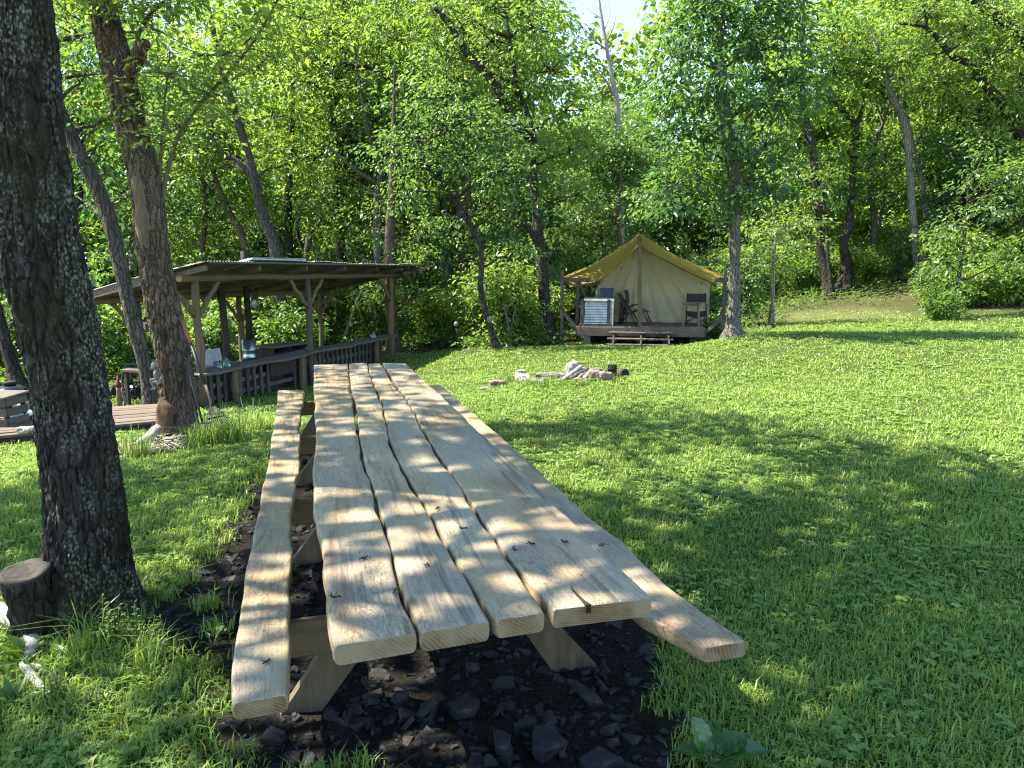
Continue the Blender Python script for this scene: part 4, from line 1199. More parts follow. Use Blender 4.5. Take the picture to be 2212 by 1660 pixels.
for (u, v, k, sc, lab) in [(1545, 735, 1, .42, 'small sunlit bush at the right front corner of the tent platform'),
                           (2035, 692, 1, .8, 'broad dark green bush at the foot of the young tree on the right lawn edge'),
                           (2120, 668, 3, 1.0, 'leafy low bush right of the broad dark one on the mound'),
                           (2065, 666, 1, 1.0, 'dark bush behind the broad one at the foot of the young tree'), (2200, 662, 3, 1.0, 'leafy bush at the right edge where the lawn meets the wood'), (1995, 664, 2, .6, 'low sprawling bush at the left end of the mound by the sunlit path'),
                           (1140, 748, 3, .62, 'low leafy bush at the foot of the twin trunked tree'),
                           (2180, 640, 1, .7, 'pale green bush by the log fence at the right edge'),
                           (900, 735, 1, .7, 'low bush in the weeds right of the pavilion'),
                           (960, 745, 3, .55, 'small weedy bush between the pavilion and the curved slender tree'),
                           (230, 800, 0, .8, 'yellow green bush behind the black buggy frame'),
                           (120, 790, 0, .9, 'yellow green bush between the dome grill and the buggy')]:
    p = G(u, v)
    copy_thing(PB[k], tuple(p), rng.uniform(0, 6), sc, lab, None)
for o in list(COL.objects):
    if o.get('group', 1) is None: del o['group']
# low leafy ground cover
N = 9000
P, d = polar_points(rng, N, 12, 46., 22.)
k = (rng.random(N) < wood_w(P) * 1.05) & (straw_w(P) < .25)
pav = np.abs((P - np.array([-5.2, 16.5])) @ np.array([.955, -.297])) < 2.0
k &= ~(pav & (P[:, 1] < 20.5))
P, d = P[k], d[k]
Z = ground_z(P) + rng.uniform(.05, .42, len(P))
C = np.column_stack([P, Z])
tr = Tris(); tr.add(spray_leaves(rng, C, rng.normal(size=C.shape) * [1, 1, .1], 10, .26, .12, .6, .5))
o = tr.build('undergrowth', 'leaf_low')
tag(o, 'low leafy weeds covering the woodland floor', 'undergrowth', kind='stuff')
# the far side of the wood, too far to tell trees apart
r_ = np.random.default_rng(88)
N = 10500
th = r_.uniform(-R(47), R(47), N); dist = r_.uniform(58, 84, N)
P = np.stack([dist * np.sin(th), dist * np.cos(th)], 1)
hmax = 30 - 11.5 * np.exp(-((np.degrees(th) - 7.3) / 4.) ** 2)
Z = ground_z(P) + hmax * r_.random(N) ** 1.5
# clumps: keep where a slow wave is high, so gaps stay
keep = wave(np.stack([P[:, 0] * .5, Z * .5], 1), .35, 3.) + r_.normal(0, .5, N) > -.55
C = np.column_stack([P, Z])[keep]
tr = Tris(); tr.add(spray_leaves(r_, C, r_.normal(size=C.shape) * [1, 1, .2], 14, 1.25, .62, .6, .5))
th = r_.uniform(-R(47), R(47), 4600); dist = r_.uniform(52, 62, 4600)
P = np.stack([dist * np.sin(th), dist * np.cos(th)], 1)
C = np.column_stack([P, ground_z(P) + 8.5 * r_.random(4600)])
tr.add(spray_leaves(r_, C, r_.normal(size=C.shape) * [1, 1, .2], 14, 1.0, .5, .6, .5))
o = tr.build('woods', 'leaf_a')
tag(o, 'far green mass of woodland closing the view', 'woods', kind='stuff')

# ------------------------------------------------------------ materials for the built things
def mat_corrug(name, col, rust=None, rough=.45, metal=.7):
    t = NT(name)
    n = t.noise(t.coord(), 5, 6, .65)
    c = t.mix(t.ramp(n, [(.35, 0.), (.65, 1.)]), col, tuple(x * .6 for x in col))
    if rust: c = t.mix(t.ramp(t.noise(t.coord(), 2.2, 6, .7), [(.48, 0.), (.62, .85)]), c, rust)
    return t.pbr(c, rough, None, metal, .4)
M['post'] = mat_wood('peeled log', (.20, .145, .08), (.085, .055, .03), 'z', .8, .85)
M['log'] = mat_wood('horizontal peeled log', (.20, .15, .085), (.09, .06, .032), 'x', .8, .85)
M['grey_wood'] = mat_wood('grey weathered boards', (.135, .117, .10), (.055, .047, .04), 'z', .9, .9)
M['grey_plank'] = mat_wood('grey weathered planks', (.17, .145, .12), (.07, .06, .048), 'y', .9, .9)
M['deck_wood'] = mat_wood('brown deck boards', (.19, .145, .108), (.09, .068, .050), 'x', .9, .8)
M['dark_wood'] = mat_wood('dark stained wood', (.075, .06, .05), (.03, .024, .02), 'z', .9, .9)
M['roof_metal'] = mat_corrug('galvanised roofing', (.20, .20, .19), (.11, .07, .045), .6, .45)
M['galv'] = mat_corrug('shiny galvanised sheet', (.62, .64, .64), None, .28, .95)
M['black_metal'] = mat_plain('black painted metal', (.018, .018, .019), .45, .0, .5, .4)
M['soot'] = mat_plain('sooty pipe', (.028, .022, .018), .8, .2, .3, .5)
M['black_gloss'] = mat_plain('black enamel', (.012, .012, .014), .14, 0, .6, .2)
M['ash_white'] = mat_plain('white dusty enamel', (.62, .66, .68), .35, 0, .5, .15)
M['steel_grey'] = mat_plain('grey sheet steel', (.26, .27, .27), .5, .3, .4, .25)
M['red'] = mat_plain('red paint', (.16, .015, .015), .6)
M['tan_wood'] = mat_wood('tan wood', (.26, .185, .11), (.13, .09, .05), 'z', 1., .8)
M['orange'] = mat_plain('orange brown grip', (.30, .11, .04), .6)
M['white_board'] = mat_plain('white painted sheet', (.36, .37, .35), .6, var=.3)
M['panel_blue'] = mat_plain('pale blue panel face', (.30, .40, .48), .12, 0, .6, .05)
M['panel_edge'] = mat_plain('aluminium rim', (.66, .70, .72), .4, .6)
M['blue_plastic'] = mat_plain('dark blue plastic', (.012, .022, .075), .4, 0, .5, .15)
M['rubber'] = mat_plain('grey black rubber', (.03, .03, .03), .8)
M['concrete'] = mat_stone('concrete', (.36, .35, .33), (.2, .19, .18), 1.5)
M['statue'] = mat_stone('weathered cast stone', (.33, .30, .24), (.17, .15, .12), 3.)
M['stone_white'] = mat_stone('pale limestone', (.44, .41, .35), (.20, .175, .145), 1.3)
M['stone_tan'] = mat_stone('tan sandstone', (.30, .24, .17), (.13, .10, .072), 1.4, (.22, .15, .10))
M['stone_grey'] = mat_stone('grey stone', (.24, .22, .195), (.10, .09, .08), 1.4)
t = NT('clear green glass')
b = t.n('BsdfPrincipled', 0, Base_Color=(.55, .8, .7, 1), Roughness=.05, Transmission_Weight=.85, IOR=1.45)
t.t.links.new(b, t.out.inputs['Surface']); M['glass_green'] = t.m
t = NT('clear glass')
b = t.n('BsdfPrincipled', 0, Base_Color=(.88, .92, .9, 1), Roughness=.06, Transmission_Weight=.8, IOR=1.45)
t.t.links.new(b, t.out.inputs['Surface']); M['glass'] = t.m
def mat_canvas(name, col, trans, tr, dirt=True):
    t = NT(name)
    n = t.noise(t.coord(), 3.5, 5, .6); w = t.noise(t.coord(), 120, 2)
    c = t.mix(t.ramp(n, [(.35, .35), (.65, 0.)]), col, tuple(x * .62 for x in col))
    if dirt:
        z = t.n('SeparateXYZ', 'Z', Vector=t.coord())
        f = t.math('MULTIPLY', t.ramp(t.noise(t.coord((1, 1, .6)), 2.4, 5, .6), [(.48, 0.), (.62, .8)]), t.ramp(z, [(0., 1.), (.55, 0.)]))
        c = t.mix(f, c, (.12, .13, .10))
    bp = t.bump(t.math('ADD', n, t.math('MULTIPLY', w, .1)), .25, .03)
    d = t.n('BsdfDiffuse', 0, Color=c, Normal=bp); s = t.n('BsdfTranslucent', 0, Color=(*trans, 1), Normal=bp)
    m = t.n('MixShader', 0, i0=tr, i1=d, i2=s)
    t.t.links.new(m, t.out.inputs['Surface'])
    return t.m
M['canvas_wall'] = mat_canvas('cream canvas', (.50, .465, .32), (.50, .46, .28), .30)
M['canvas_fly'] = mat_canvas('mustard canvas fly', (.32, .25, .085), (.46, .34, .08), .36, False)
M['chair_fabric'] = mat_plain('charcoal chair fabric', (.035, .033, .032), .9)

def log(mb, a, b, r0, r1=None, seg=10, rng=np.random.default_rng(5), jit=.012):
    a, b = np.asarray(a, float), np.asarray(b, float)
    r1 = r0 if r1 is None else r1
    t = np.linspace(0, 1, 9)
    P = a[None] + (b - a)[None] * t[:, None]
    P[1:-1] += rng.normal(0, jit, (7, 3))
    mb.tube(P, list(r0 + (r1 - r0) * t + rng.normal(0, r0 * .03, 9)), seg, True, .03, rng)

# ------------------------------------------------------------ pavilion
PA = np.array(W(440, 880, 12.7)); PC = np.array(W(848, 772, 19.8))
pd = (PC - PA)[:2]; PLEN = np.linalg.norm(pd); pd /= PLEN; pn = np.array([-pd[1], pd[0]])     # pn points to the back (left)
if pn[0] > 0: pn = -pn
def pv(s, w, z): q = PA[:2] + pd * s + pn * w; return np.array([q[0], q[1], z])
PR3 = np.column_stack([np.append(pd, 0), np.append(-pn, 0), [0, 0, 1]])
PROT = Matrix(PR3.tolist())
ZF = 1.575
pav = thing('pavilion', 'open log pavilion with a sloping corrugated metal roof left of the clearing', 'pavilion', pv(3.6, 1.1, gz1(*pv(3.6, 1.1, 0)[:2])))
def zr(w): return 1.74 - (w) * .205          # roof underside height at distance w behind the front line
SF = [0, 3.45, PLEN]; SB = [.84, 3.9, 7.35]
WB = 2.2
for s in SF:
    p = pv(s, 0, 0); mb = MB(); log(mb, (p[0], p[1], gz1(p[0], p[1]) - .1), (p[0], p[1], ZF), .078 if s else .088, .066)
    obj('post', mb, 'grey_wood' if s == 3.45 else 'post', pav)
for s in SB:
    p = pv(s, WB, 0); mb = MB(); log(mb, (p[0], p[1], gz1(p[0], p[1]) - .1), (p[0], p[1], zr(WB) - .14), .078, .066)
    obj('post', mb, 'post', pav)
mb = MB(); log(mb, pv(-.38, 0, ZF + .045), pv(PLEN + .8, 0, ZF + .055), .068, .06); obj('beam', mb, 'log', pav)
mb = MB(); log(mb, pv(-.2, WB, zr(WB) - .10), pv(PLEN + .35, WB, zr(WB) - .10), .07, .065); obj('beam', mb, 'log', pav)
for s in SF:
    for sg in (-1, 1):
        if s == PLEN and sg == 1: continue
        mb = MB(); log(mb, pv(s + sg * .04, .02, ZF - .62), pv(s + sg * .62, .02, ZF - .02), .05, .045); obj('brace', mb, 'post', pav)
for s in SB:
    for sg in (-1, 1):
        if s == SB[2] and sg == 1: continue
        mb = MB(); log(mb, pv(s + sg * .04, WB - .02, zr(WB) - .72), pv(s + sg * .58, WB - .02, zr(WB) - .16), .045, .04); obj('brace', mb, 'post', pav)
    mb = MB(); log(mb, pv(s, WB - .04, zr(WB) - .72), pv(s, WB - .62, zr(WB - .62) - .12), .042, .038); obj('brace', mb, 'post', pav)
WF, WK = -.58, 2.85          # roof overhang in front and behind
S0, S1 = -.40, PLEN + .85
for s in (-.25, 1.2, 2.75, 4.3, 5.85, 7.2, 8.15):
    mb = MB(); a, b = pv(s, WF + .1, zr(WF + .1) - .04), pv(s, WK - .15, zr(WK - .15) - .04)
    mb.beam(a, b, .06, .10, bevel=.006); obj('rafter', mb, 'grey_wood' if s > 0 else 'deck_wood', pav)
for w in (-.6, .9, 1.7, 2.8):
    mb = MB(); mb.beam(pv(S0 + .1, w, zr(w) + .025), pv(S1 - .15, w, zr(w) + .025), .09, .03, bevel=.004); obj('purlin', mb, 'grey_wood', pav)
rg = np.random.default_rng(8)
mb = MB()
nn = 380
for th in (0., .006):
    P = []
    for i in range(nn):
        s = S0 + (S1 - S0) * i / (nn - 1)
        row = []
        for w in np.linspace(WF, WK, 8):
            k = int((s - S0) / .66)
            row.append(pv(s, w, zr(w) + .062 + th + .012 * math.sin(s * 2 * math.pi / .076) + .012 * math.sin(k * 2.1) * (w - 1) / 2 + .015 * math.sin(w * 2 + s)))
        P.append(row)
    mb.grid(P, True, th > 0)
obj('roof', mb, 'roof_metal', pav)
mb = MB(); mb.beam(pv(S0 + .03, .15, zr(.15) - .01), pv(S0 + .03, WK + .05, zr(WK) - .02), .03, .15, bevel=.004); obj('fascia', mb, 'deck_wood', pav)
mb = MB(); mb.beam(pv(PLEN + .55, -.1, zr(-.1) - .1), pv(PLEN + 1.1, -.7, zr(-.7) - .04), .03, .09); obj('loose_board', mb, 'grey_plank', pav)

sp = pv(1.75, -.1, zr(-.1) + .085)
panel = thing('solar_panel', 'slim pale blue solar panel lying on top of the pavilion roof', 'solar panel', sp)
sl = Matrix.Rotation(math.atan(.205), 3, 'X')
mb = MB(); mb.box(sp + np.array([0, 0, .03]), (1.75, .9, .035), PROT @ sl, .004); obj('frame', mb, 'panel_edge', panel)
mb = MB(); mb.box(sp + np.array([0, 0, .052]), (1.69, .94, .006), PROT @ sl, .001); obj('face', mb, 'panel_blue', panel)
mb = MB()
for q in (-.7, .7): mb.box(sp + np.array([0, 0, .0]) + PR3 @ np.array([q, 0, 0]), (.05, .7, .03), PROT @ sl, .004)
obj('rails', mb, 'panel_edge', panel)

# the bar counter along the front of the pavilion
gB = [gz1(*pv(s, -.18, 0)[:2]) for s in (-.2, 7.2)]
def bar_top(s): return -.05 + .045 * s / 7.0
bar = thing('bar_counter', 'long rustic bar of grey pallet slats and a plank top under the pavilion', 'counter', pv(3.5, -.1, gz1(*pv(3.5, -.1, 0)[:2])))
mb = MB()
ss = np.linspace(-.35, 7.25, 34)
for (w0, w1) in ((-.30, .02), (.03, .22)):
    rows = []
    for s in ss:
        z = bar_top(s) + .012 * math.sin(s * 2.2)
        a = w0 - (.05 * math.sin(s * 3.3) + .03 * math.sin(s * 7) if w0 < 0 else 0)
        rows.append([pv(s, a, z - .045), pv(s, a - .004, z), pv(s, w1, z), pv(s, w1, z - .045), pv(s, a, z - .045)])
    mb.grid(rows, False)
obj('countertop', mb, 'grey_plank', bar)
SW = .02
bx = np.random.default_rng(13)
s = -.15
while s < 7.0:
    if 2.0 < s < 2.85: s += .12; continue
    p = pv(s, SW, 0); g = gz1(p[0], p[1]); top = bar_top(s) - .10 + bx.normal(0, .008)
    mb = MB(); mb.box((p[0], p[1], (g + .05 + top) / 2), (.085 + bx.normal(0, .008), .02, top - g - .05), PROT @ Matrix.Rotation(bx.normal(0, .012), 3, 'Y'), .003)
    obj('slat', mb, 'grey_wood', bar); s += .20 + bx.normal(0, .02)
for z0 in (.10, .33, .56):
    mb = MB(); a, b = pv(-.2, SW + .05, 0), pv(7.0, SW + .05, 0)
    a[2] = gz1(a[0], a[1]) + z0; b[2] = gz1(b[0], b[1]) + z0
    mb.beam(a, b, .04, .085, bevel=.003); obj('rail', mb, 'grey_plank', bar)
mb = MB()
for q in range(4):
    p = pv(2.1 + q * .21, SW - .01, 0); mb.box((p[0], p[1], bar_top(2.3) - .26), (.20, .022, .30), PROT, .004)
obj('front_boards', mb, 'dark_wood', bar)
mb = MB(); p = pv(3.4, .30, 0); p[2] = (bar_top(3) - .08 + gz1(p[0], p[1])) / 2
mb.box(p, (7.2, .03, .62), PROT, .004); obj('back_panel', mb, 'dark_wood', bar)
for s in (.75, 2.95, 6.35):
    p = pv(s, -.10, 0); mb = MB(); log(mb, (p[0], p[1], gz1(p[0], p[1]) - .05), (p[0], p[1], bar_top(s) - .05), .075, .07, jit=.004); obj('support_post', mb, 'tan_wood' if s < 1 else 'post', bar)

def at_bar(s, w=-.05): p = pv(s, w, 0); p[2] = bar_top(s) + .012 * math.sin(s * 2.2) + .001; return p
def insulator(s, lab, k=1.):
    p = at_bar(s)
    t = thing('glass_insulator', lab, 'glass insulator', p, 'glass insulators on the bar')
    mb = MB(); mb.lathe(p, [(.055 * k, 0), (.058 * k, .05 * k), (.05 * k, .055 * k), (.052 * k, .09 * k), (.034 * k, .10 * k), (.030 * k, .125 * k), (.020 * k, .14 * k), (0, .142 * k)], 20); obj('bell', mb, 'glass_green', t)
    mb = MB(); mb.lathe(p + np.array([0, 0, .139 * k]), [(.010, 0), (.016, .012), (.008, .03), (0, .032)], 10); obj('knob', mb, 'black_metal', t)
insulator(.62, 'green glass insulator on the left part of the bar', 1.15)
insulator(.42, 'smaller green glass insulator left of the other on the bar', .8)
insulator(6.3, 'dark green glass insulator alone at the right end of the bar', 1.1)

# things behind the bar
def gw(s, w): p = pv(s, w, 0); p[2] = gz1(p[0], p[1]); return p
p = gw(1.35, .75)
ws = thing('camp_stove', 'camp stove with a white sheet metal windscreen standing behind the bar', 'stove', p)
mb = MB()
for dx, dy in ((-.3, -.2), (.3, -.2), (-.3, .2), (.3, .2)): mb.tube([p + PR3 @ np.array([dx, dy, 0]), p + PR3 @ np.array([dx * .9, dy * .9, .62])], .016, 6)
obj('leg_frame', mb, 'black_metal', ws)
mb = MB(); mb.box(p + np.array([0, 0, .66]), (.72, .48, .09), PROT, .01); obj('body', mb, 'steel_grey', ws)
mb = MB(); mb.box(p + np.array([0, 0, .83]) + PR3 @ np.array([0, -.24, 0]), (.74, .012, .27), PROT @ Matrix.Rotation(.18, 3, 'X'), .003)
mb.box(p + np.array([0, 0, .81]) + PR3 @ np.array([-.37, -.03, 0]), (.012, .40, .22), PROT @ Matrix.Rotation(-.15, 3, 'Y'), .003)
obj('windscreen', mb, 'white_board', ws)
p = gw(.15, 1.2)
gp = thing('prep_table', 'low dark side table holding a tub at the left end of the bar', 'table', p)
mb = MB(); mb.box(p + np.array([0, 0, .68]), (1.0, .6, .05), PROT, .006); obj('top', mb, 'grey_plank', gp)
for dx in (-.42, .42):
    for dy in (-.24, .24): mb = MB(); mb.box(p + np.array([0, 0, .32]) + PR3 @ np.array([dx, dy, 0]), (.06, .06, .66), PROT, .004); obj('leg', mb, 'dark_wood', gp)
q = p + np.array([0, 0, .706])
tb = thing('wash_tub', 'pale green enamel tub on the dark side table', 'tub', q)
mb = MB(); mb.lathe(q, [(.17, 0), (.23, .10), (.245, .105), (.235, .09), (.165, .01), (0, .008)], 24); obj('bowl', mb, mat_plain('pale enamel', (.34, .42, .36), .4), tb)
mb = MB(); mb.lathe(q + np.array([0, 0, .104]), [(.244, -.004), (.252, 0), (.244, .006), (.236, .0)], 24); obj('rim', mb, 'steel_grey', tb)
p = gw(2.95, 1.25)
st = thing('wood_stove', 'outdoor oven with a shiny galvanised drum and sooty chimney pipe behind the bar', 'stove', p)
mb = MB(); mb.lathe(p, [(.30, 0), (.32, .30), (.29, .55), (.16, .60)], 20); obj('base', mb, 'dark_wood', st)
mb = MB(); mb.lathe(p + np.array([0, 0, .6]), [(.155, 0), (.155, .10), (.160, .105), (.155, .11), (.155, .27), (.160, .275), (.155, .28), (.155, .50), (.10, .51)], 28); obj('drum', mb, 'galv', st)
mb = MB(); mb.tube([p + np.array([0, 0, 1.08]), p + np.array([.03, 0, 1.5]), p + np.array([.0, .0, 2.4]), p + np.array([0, 0, 3.05])], [.065, .07, .065, .065], 14); obj('chimney', mb, 'soot', st)
p = gw(2.72, 1.7)
mb = MB(); mb.tube([p, p + np.array([.03, 0, 1.1]), p + np.array([-.03, 0, 2.2])], [.085, .08, .075], 10, True, .08, rg)
tag(obj('charred_post', mb, 'dark_wood', origin=p), 'thick blackened upright post behind the galvanised drum', 'post')
p = gw(4.25, 1.35)
cb = thing('cupboard', 'low black open shelf unit with a grey top behind the bar', 'cupboard', p)
mb = MB()
for q in (-.62, .62, .05): mb.box(p + np.array([0, 0, .42]) + PR3 @ np.array([q, 0, 0]), (.035, .5, .82), PROT, .004)
obj('side_panels', mb, 'dark_wood', cb)
mb = MB()
for z in (.06, .42, .70): mb.box(p + np.array([0, 0, z]), (1.2, .46, .03), PROT, .003)
obj('shelves', mb, 'dark_wood', cb)
mb = MB(); mb.box(p + np.array([0, 0, .86]), (1.42, .60, .05), PROT @ Matrix.Rotation(.02, 3, 'Y'), .006); obj('top', mb, 'grey_plank', cb)
mb = MB(); mb.box(p + np.array([0, 0, .42]) + PR3 @ np.array([0, -.235, 0]), (1.24, .02, .8), PROT, .003); obj('back', mb, 'dark_wood', cb)
# lantern hanging from the front beam
p = pv(1.55, -.02, ZF - .42)
ln = thing('hanging_lantern', 'clear glass jar lantern hanging on a chain from the pavilion front beam', 'lantern', p)
mb = MB(); mb.lathe(p, [(.06, -.13), (.062, -.02), (.05, .01), (.045, .03), (.042, .028), (.052, -.02), (.055, -.12), (0, -.125)], 18); obj('glass_jar', mb, 'glass', ln)
mb = MB(); mb.lathe(p, [(.075, -.15), (.075, -.135), (.0, -.13)], 16); mb.lathe(p, [(.05, .028), (.05, .05), (.02, .07), (0, .072)], 16); obj('cap', mb, 'black_metal', ln)
mb = MB(); mb.tube([p + np.array([0, 0, .07]), p + np.array([0, 0, .36])], .006, 5); mb.tube([p + np.array([-.05, 0, .05]), p + np.array([-.03, 0, .14]), p + np.array([.03, 0, .14]), p + np.array([.05, 0, .05])], .004, 5); obj('chain', mb, 'black_metal', ln)
p = pv(5.4, -.02, ZF - .30)
ln = thing('wind_chime', 'small dark wind chime hanging from the right half of the front beam', 'wind chime', p)
mb = MB(); mb.tube([p + np.array([0, 0, .25]), p], .005, 5); mb.lathe(p, [(.045, -.01), (.045, .01), (0, .012)], 12); obj('hanger', mb, 'black_metal', ln)
for k in range(4):
    mb = MB(); q = p + np.array([.032 * math.cos(k * 1.57), .032 * math.sin(k * 1.57), -.01]); mb.tube([q, q - np.array([0, 0, .10 + .02 * k])], .006, 6); obj('tube', mb, 'steel_grey', ln)
# wire across the left bay and cross board
mb = MB(); mb.beam(pv(-.55, .6, .78), pv(.84, WB, .80), .05, .12); o = obj('cross_board', mb, 'dark_wood', pav)

# ------------------------------------------------------------ left of the pavilion: deck, grills, box, buggy, post
dA, dB = W(-40, 905, 10.9), W(352, 892, 10.75)
z_d = -.42
dk = thing('wooden_deck', 'low brown plank deck behind the big dark trunk', 'deck', ((dA[0] + dB[0]) / 2, 10.8, gz1((dA[0] + dB[0]) / 2, 10.8)))
back_l, back_r, fr_l, fr_r = GZ(-60, 900, z_d), GZ(368, 873, z_d), GZ(-30, 948, z_d), GZ(362, 909, z_d)
nb = 11
for k in range(nb):
    f0, f1 = (k + .03) / nb, (k + .97) / nb
    a = fr_l + (back_l - fr_l) * (f0 + f1) / 2; b = fr_r + (back_r - fr_r) * (f0 + f1) / 2
    wdt = np.linalg.norm((back_r - fr_r)) / nb * .94
    a[2] += rg.normal(0, .004); b[2] += rg.normal(0, .004)
    mb = MB(); mb.beam(a + (b - a) * rg.uniform(0, .01), b, wdt, .04, bevel=.004); obj('deck_board', mb, 'deck_wood', dk)
mb = MB()
for f in (.04, .5, .96):
    mb.beam(fr_l + (back_l - fr_l) * f - np.array([0, 0, .09]), fr_r + (back_r - fr_r) * f - np.array([0, 0, .09]), .06, .13)
obj('joists', mb, 'dark_wood', dk)
def rock_mb(c, size, seed, sub=4, flat=1.):
    import bmesh
    bm = bmesh.new(); bmesh.ops.create_icosphere(bm, subdivisions=sub, radius=1)
    for v in bm.verts:
        q = v.co + Vector((seed * 3.1, seed * 1.7, seed))
        n = mnoise.noise(q * .9) * .40 + (.5 - abs(mnoise.noise(q * 1.9))) * .42 - .15 + mnoise.noise(q * 5) * .09 + mnoise.noise(q * 11) * .04
        d = v.co.normalized()
        cube = max(abs(d.x), abs(d.y), abs(d.z))
        r = (1 + n) * (1 / cube) ** .55
        v.co = Vector((d.x * r * size[0], d.y * r * size[1], d.z * r * size[2]))
    vs = [v.co + Vector(c) for v in bm.verts]; fs = [[v.index for v in f.verts] for f in bm.faces]
    bm.free()
    mb = MB(); mb.add(vs, fs, True); return mb
def rock(u, v, d, size, seed, mat, lab, name='stone', cat='stone', group=None, zoff=.0):
    p = W(u, v, d); g = gz1(p[0], p[1])
    c = (p[0], p[1], g + size[2] * .55 + zoff)
    o = obj(name, rock_mb(c, size, seed), mat, origin=(p[0], p[1], g))
    return tag(o, lab, cat, group)
def ang(deg): return Matrix.Rotation(R(deg), 3, 'Z')
q = GZ(57, 933, z_d + .03)
o = obj('stone', rock_mb(q + np.array([0, 0, .02]), (.10, .06, .045), 4), 'stone_white', origin=q); tag(o, 'white stone lying on the front boards of the low deck', 'stone')
# black dome grill
p = W(27, 880, 10.6); p[2] = gz1(p[0], p[1])
dg = thing('dome_grill', 'large glossy black dome grill at the far left edge', 'grill', p)
zc = W(27, 862, 10.6)[2]
mb = MB(); mb.lathe((p[0], p[1], zc - .12), [(.20, -.16), (.265, -.05), (.28, .02), (.285, .05)], 32); obj('bowl', mb, 'black_gloss', dg)
mb = MB(); mb.lathe((p[0], p[1], zc - .06), [(.288, 0), (.284, .06), (.26, .14), (.20, .22), (.12, .265), (.05, .28), (0, .283)], 32); lid = obj('lid', mb, 'black_gloss', dg)
mb = MB(); mb.lathe((p[0], p[1], zc + .215), [(.075, 0), (.09, .012), (.09, .045), (.075, .055), (0, .056)], 20); o = obj('vent_cap', mb, 'soot', dg); o.parent = lid
vd = Vector((-.35, -.55, .75)).normalized()
mb = MB(); mb.lathe(Vector((p[0], p[1], zc - .05)) + Vector((vd.x * .27, vd.y * .27, vd.z * .272)), [(.035, 0), (.035, .006), (0, .007)], 16, vd.to_track_quat('Z', 'Y').to_matrix()); o = obj('vent_disc', mb, 'ash_white', dg); o.parent = lid
mb = MB()
for k in range(3):
    a = k * 2.09 + .4; mb.tube([(p[0] + .2 * math.cos(a), p[1] + .2 * math.sin(a), zc - .22), (p[0] + .3 * math.cos(a), p[1] + .3 * math.sin(a), p[2] - .02)], .014, 6)
obj('legs', mb, 'black_metal', dg)
p = W(43, 900, 10.25); p[2] = gz1(p[0], p[1])
st2 = thing('steel_stand', 'grey steel cabinet with a bottle opener below the dome grill', 'cabinet', W(43, 880, 10.42) * [1, 1, 0] + [0, 0, gz1(*W(43, 880, 10.42)[:2])])
c = W(43, 885, 10.42); g = gz1(c[0], c[1]); tz = W(43, 868, 10.42)[2]
mb = MB(); mb.box((c[0], c[1], (tz + g) / 2), (.24, .10, tz - g), None, .01); obj('body', mb, 'steel_grey', st2)
mb = MB(); w_ = W(42, 877, 10.36); mb.tube([w_ + np.array([-.022, 0, -.035]), w_ + np.array([-.022, 0, .02]), w_ + np.array([.022, 0, .02]), w_ + np.array([.022, 0, -.035])], .008, 6); obj('opener', mb, 'ash_white', st2)
sg = thing('kettle_grill', 'small black kettle grill with a white topped lid in front of the dome grill', 'grill', p)
c = W(46, 897, 10.2)
mb = MB(); mb.lathe(c, [(.06, -.12), (.14, -.07), (.165, 0)], 26); obj('bowl', mb, 'black_gloss', sg)
mb = MB(); mb.lathe(c, [(.167, 0), (.165, .02), (.14, .052), (.08, .07), (0, .075)], 26); lid = obj('lid', mb, 'ash_white', sg)
vd = Vector((.05, -1, -.25)).normalized()
mb = MB(); mb.lathe(Vector(c) + Vector((.0, -.155, -.05)), [(.038, 0), (.038, .008), (0, .009)], 18, vd.to_track_quat('Z', 'Y').to_matrix()); vdsk = obj('vent_disc', mb, 'ash_white', sg)
mb = MB()
xx = vd.cross(Vector((0, 0, 1))).normalized(); yy = xx.cross(vd)
for k in range(5):
    a = k * 1.2566; cc_ = Vector(c) + Vector((0, -.155, -.05)) + vd * .0085 + (xx * math.cos(a) + yy * math.sin(a)) * .023
    mb.lathe(cc_, [(.008, 0), (.008, .003), (0, .0031)], 10, vd.to_track_quat('Z', 'Y').to_matrix())
o = obj('vent_hole', mb, 'soot', sg); o.parent = vdsk
mb = MB()
for k in range(3):
    a = k * 2.09 + .9; mb.tube([(c[0] + .08 * math.cos(a), c[1] + .08 * math.sin(a), c[2] - .09), (c[0] + .16 * math.cos(a), c[1] + .16 * math.sin(a), p[2] - .02)], .010, 6)
obj('legs', mb, 'black_metal', sg)
# slatted wooden box
p = W(2, 925, 9.9); p[2] = gz1(p[0], p[1])
bx_ = thing('slatted_box', 'weathered slatted wooden box with a plank lid at the far left edge', 'box', p)
hh = W(2, 856, 9.9)[2] - p[2]
for k in range(4):
    mb = MB(); mb.box((p[0], p[1] - .16, p[2] + .06 + k * (hh - .04) / 3.6), (.46, .022, hh / 5.2), ang(-4), .004); obj('slat', mb, 'grey_plank', bx_)
    mb = MB(); mb.box((p[0] + .23, p[1] + .05, p[2] + .06 + k * (hh - .04) / 3.6), (.022, .40, hh / 5.2), ang(-4), .004); obj('slat', mb, 'grey_plank', bx_)
for dx in (-.2, .2):
    for dy in (-.13, .22): mb = MB(); mb.box((p[0] + dx, p[1] + dy, p[2] + hh / 2 - .02), (.05, .05, hh), ang(-4), .004); obj('corner_post', mb, 'dark_wood', bx_)
mb = MB(); mb.box((p[0], p[1] + .03, p[2] + hh + .012), (.54, .50, .03), ang(-4) @ Matrix.Rotation(.05, 3, 'X'), .005); obj('lid', mb, 'grey_plank', bx_)

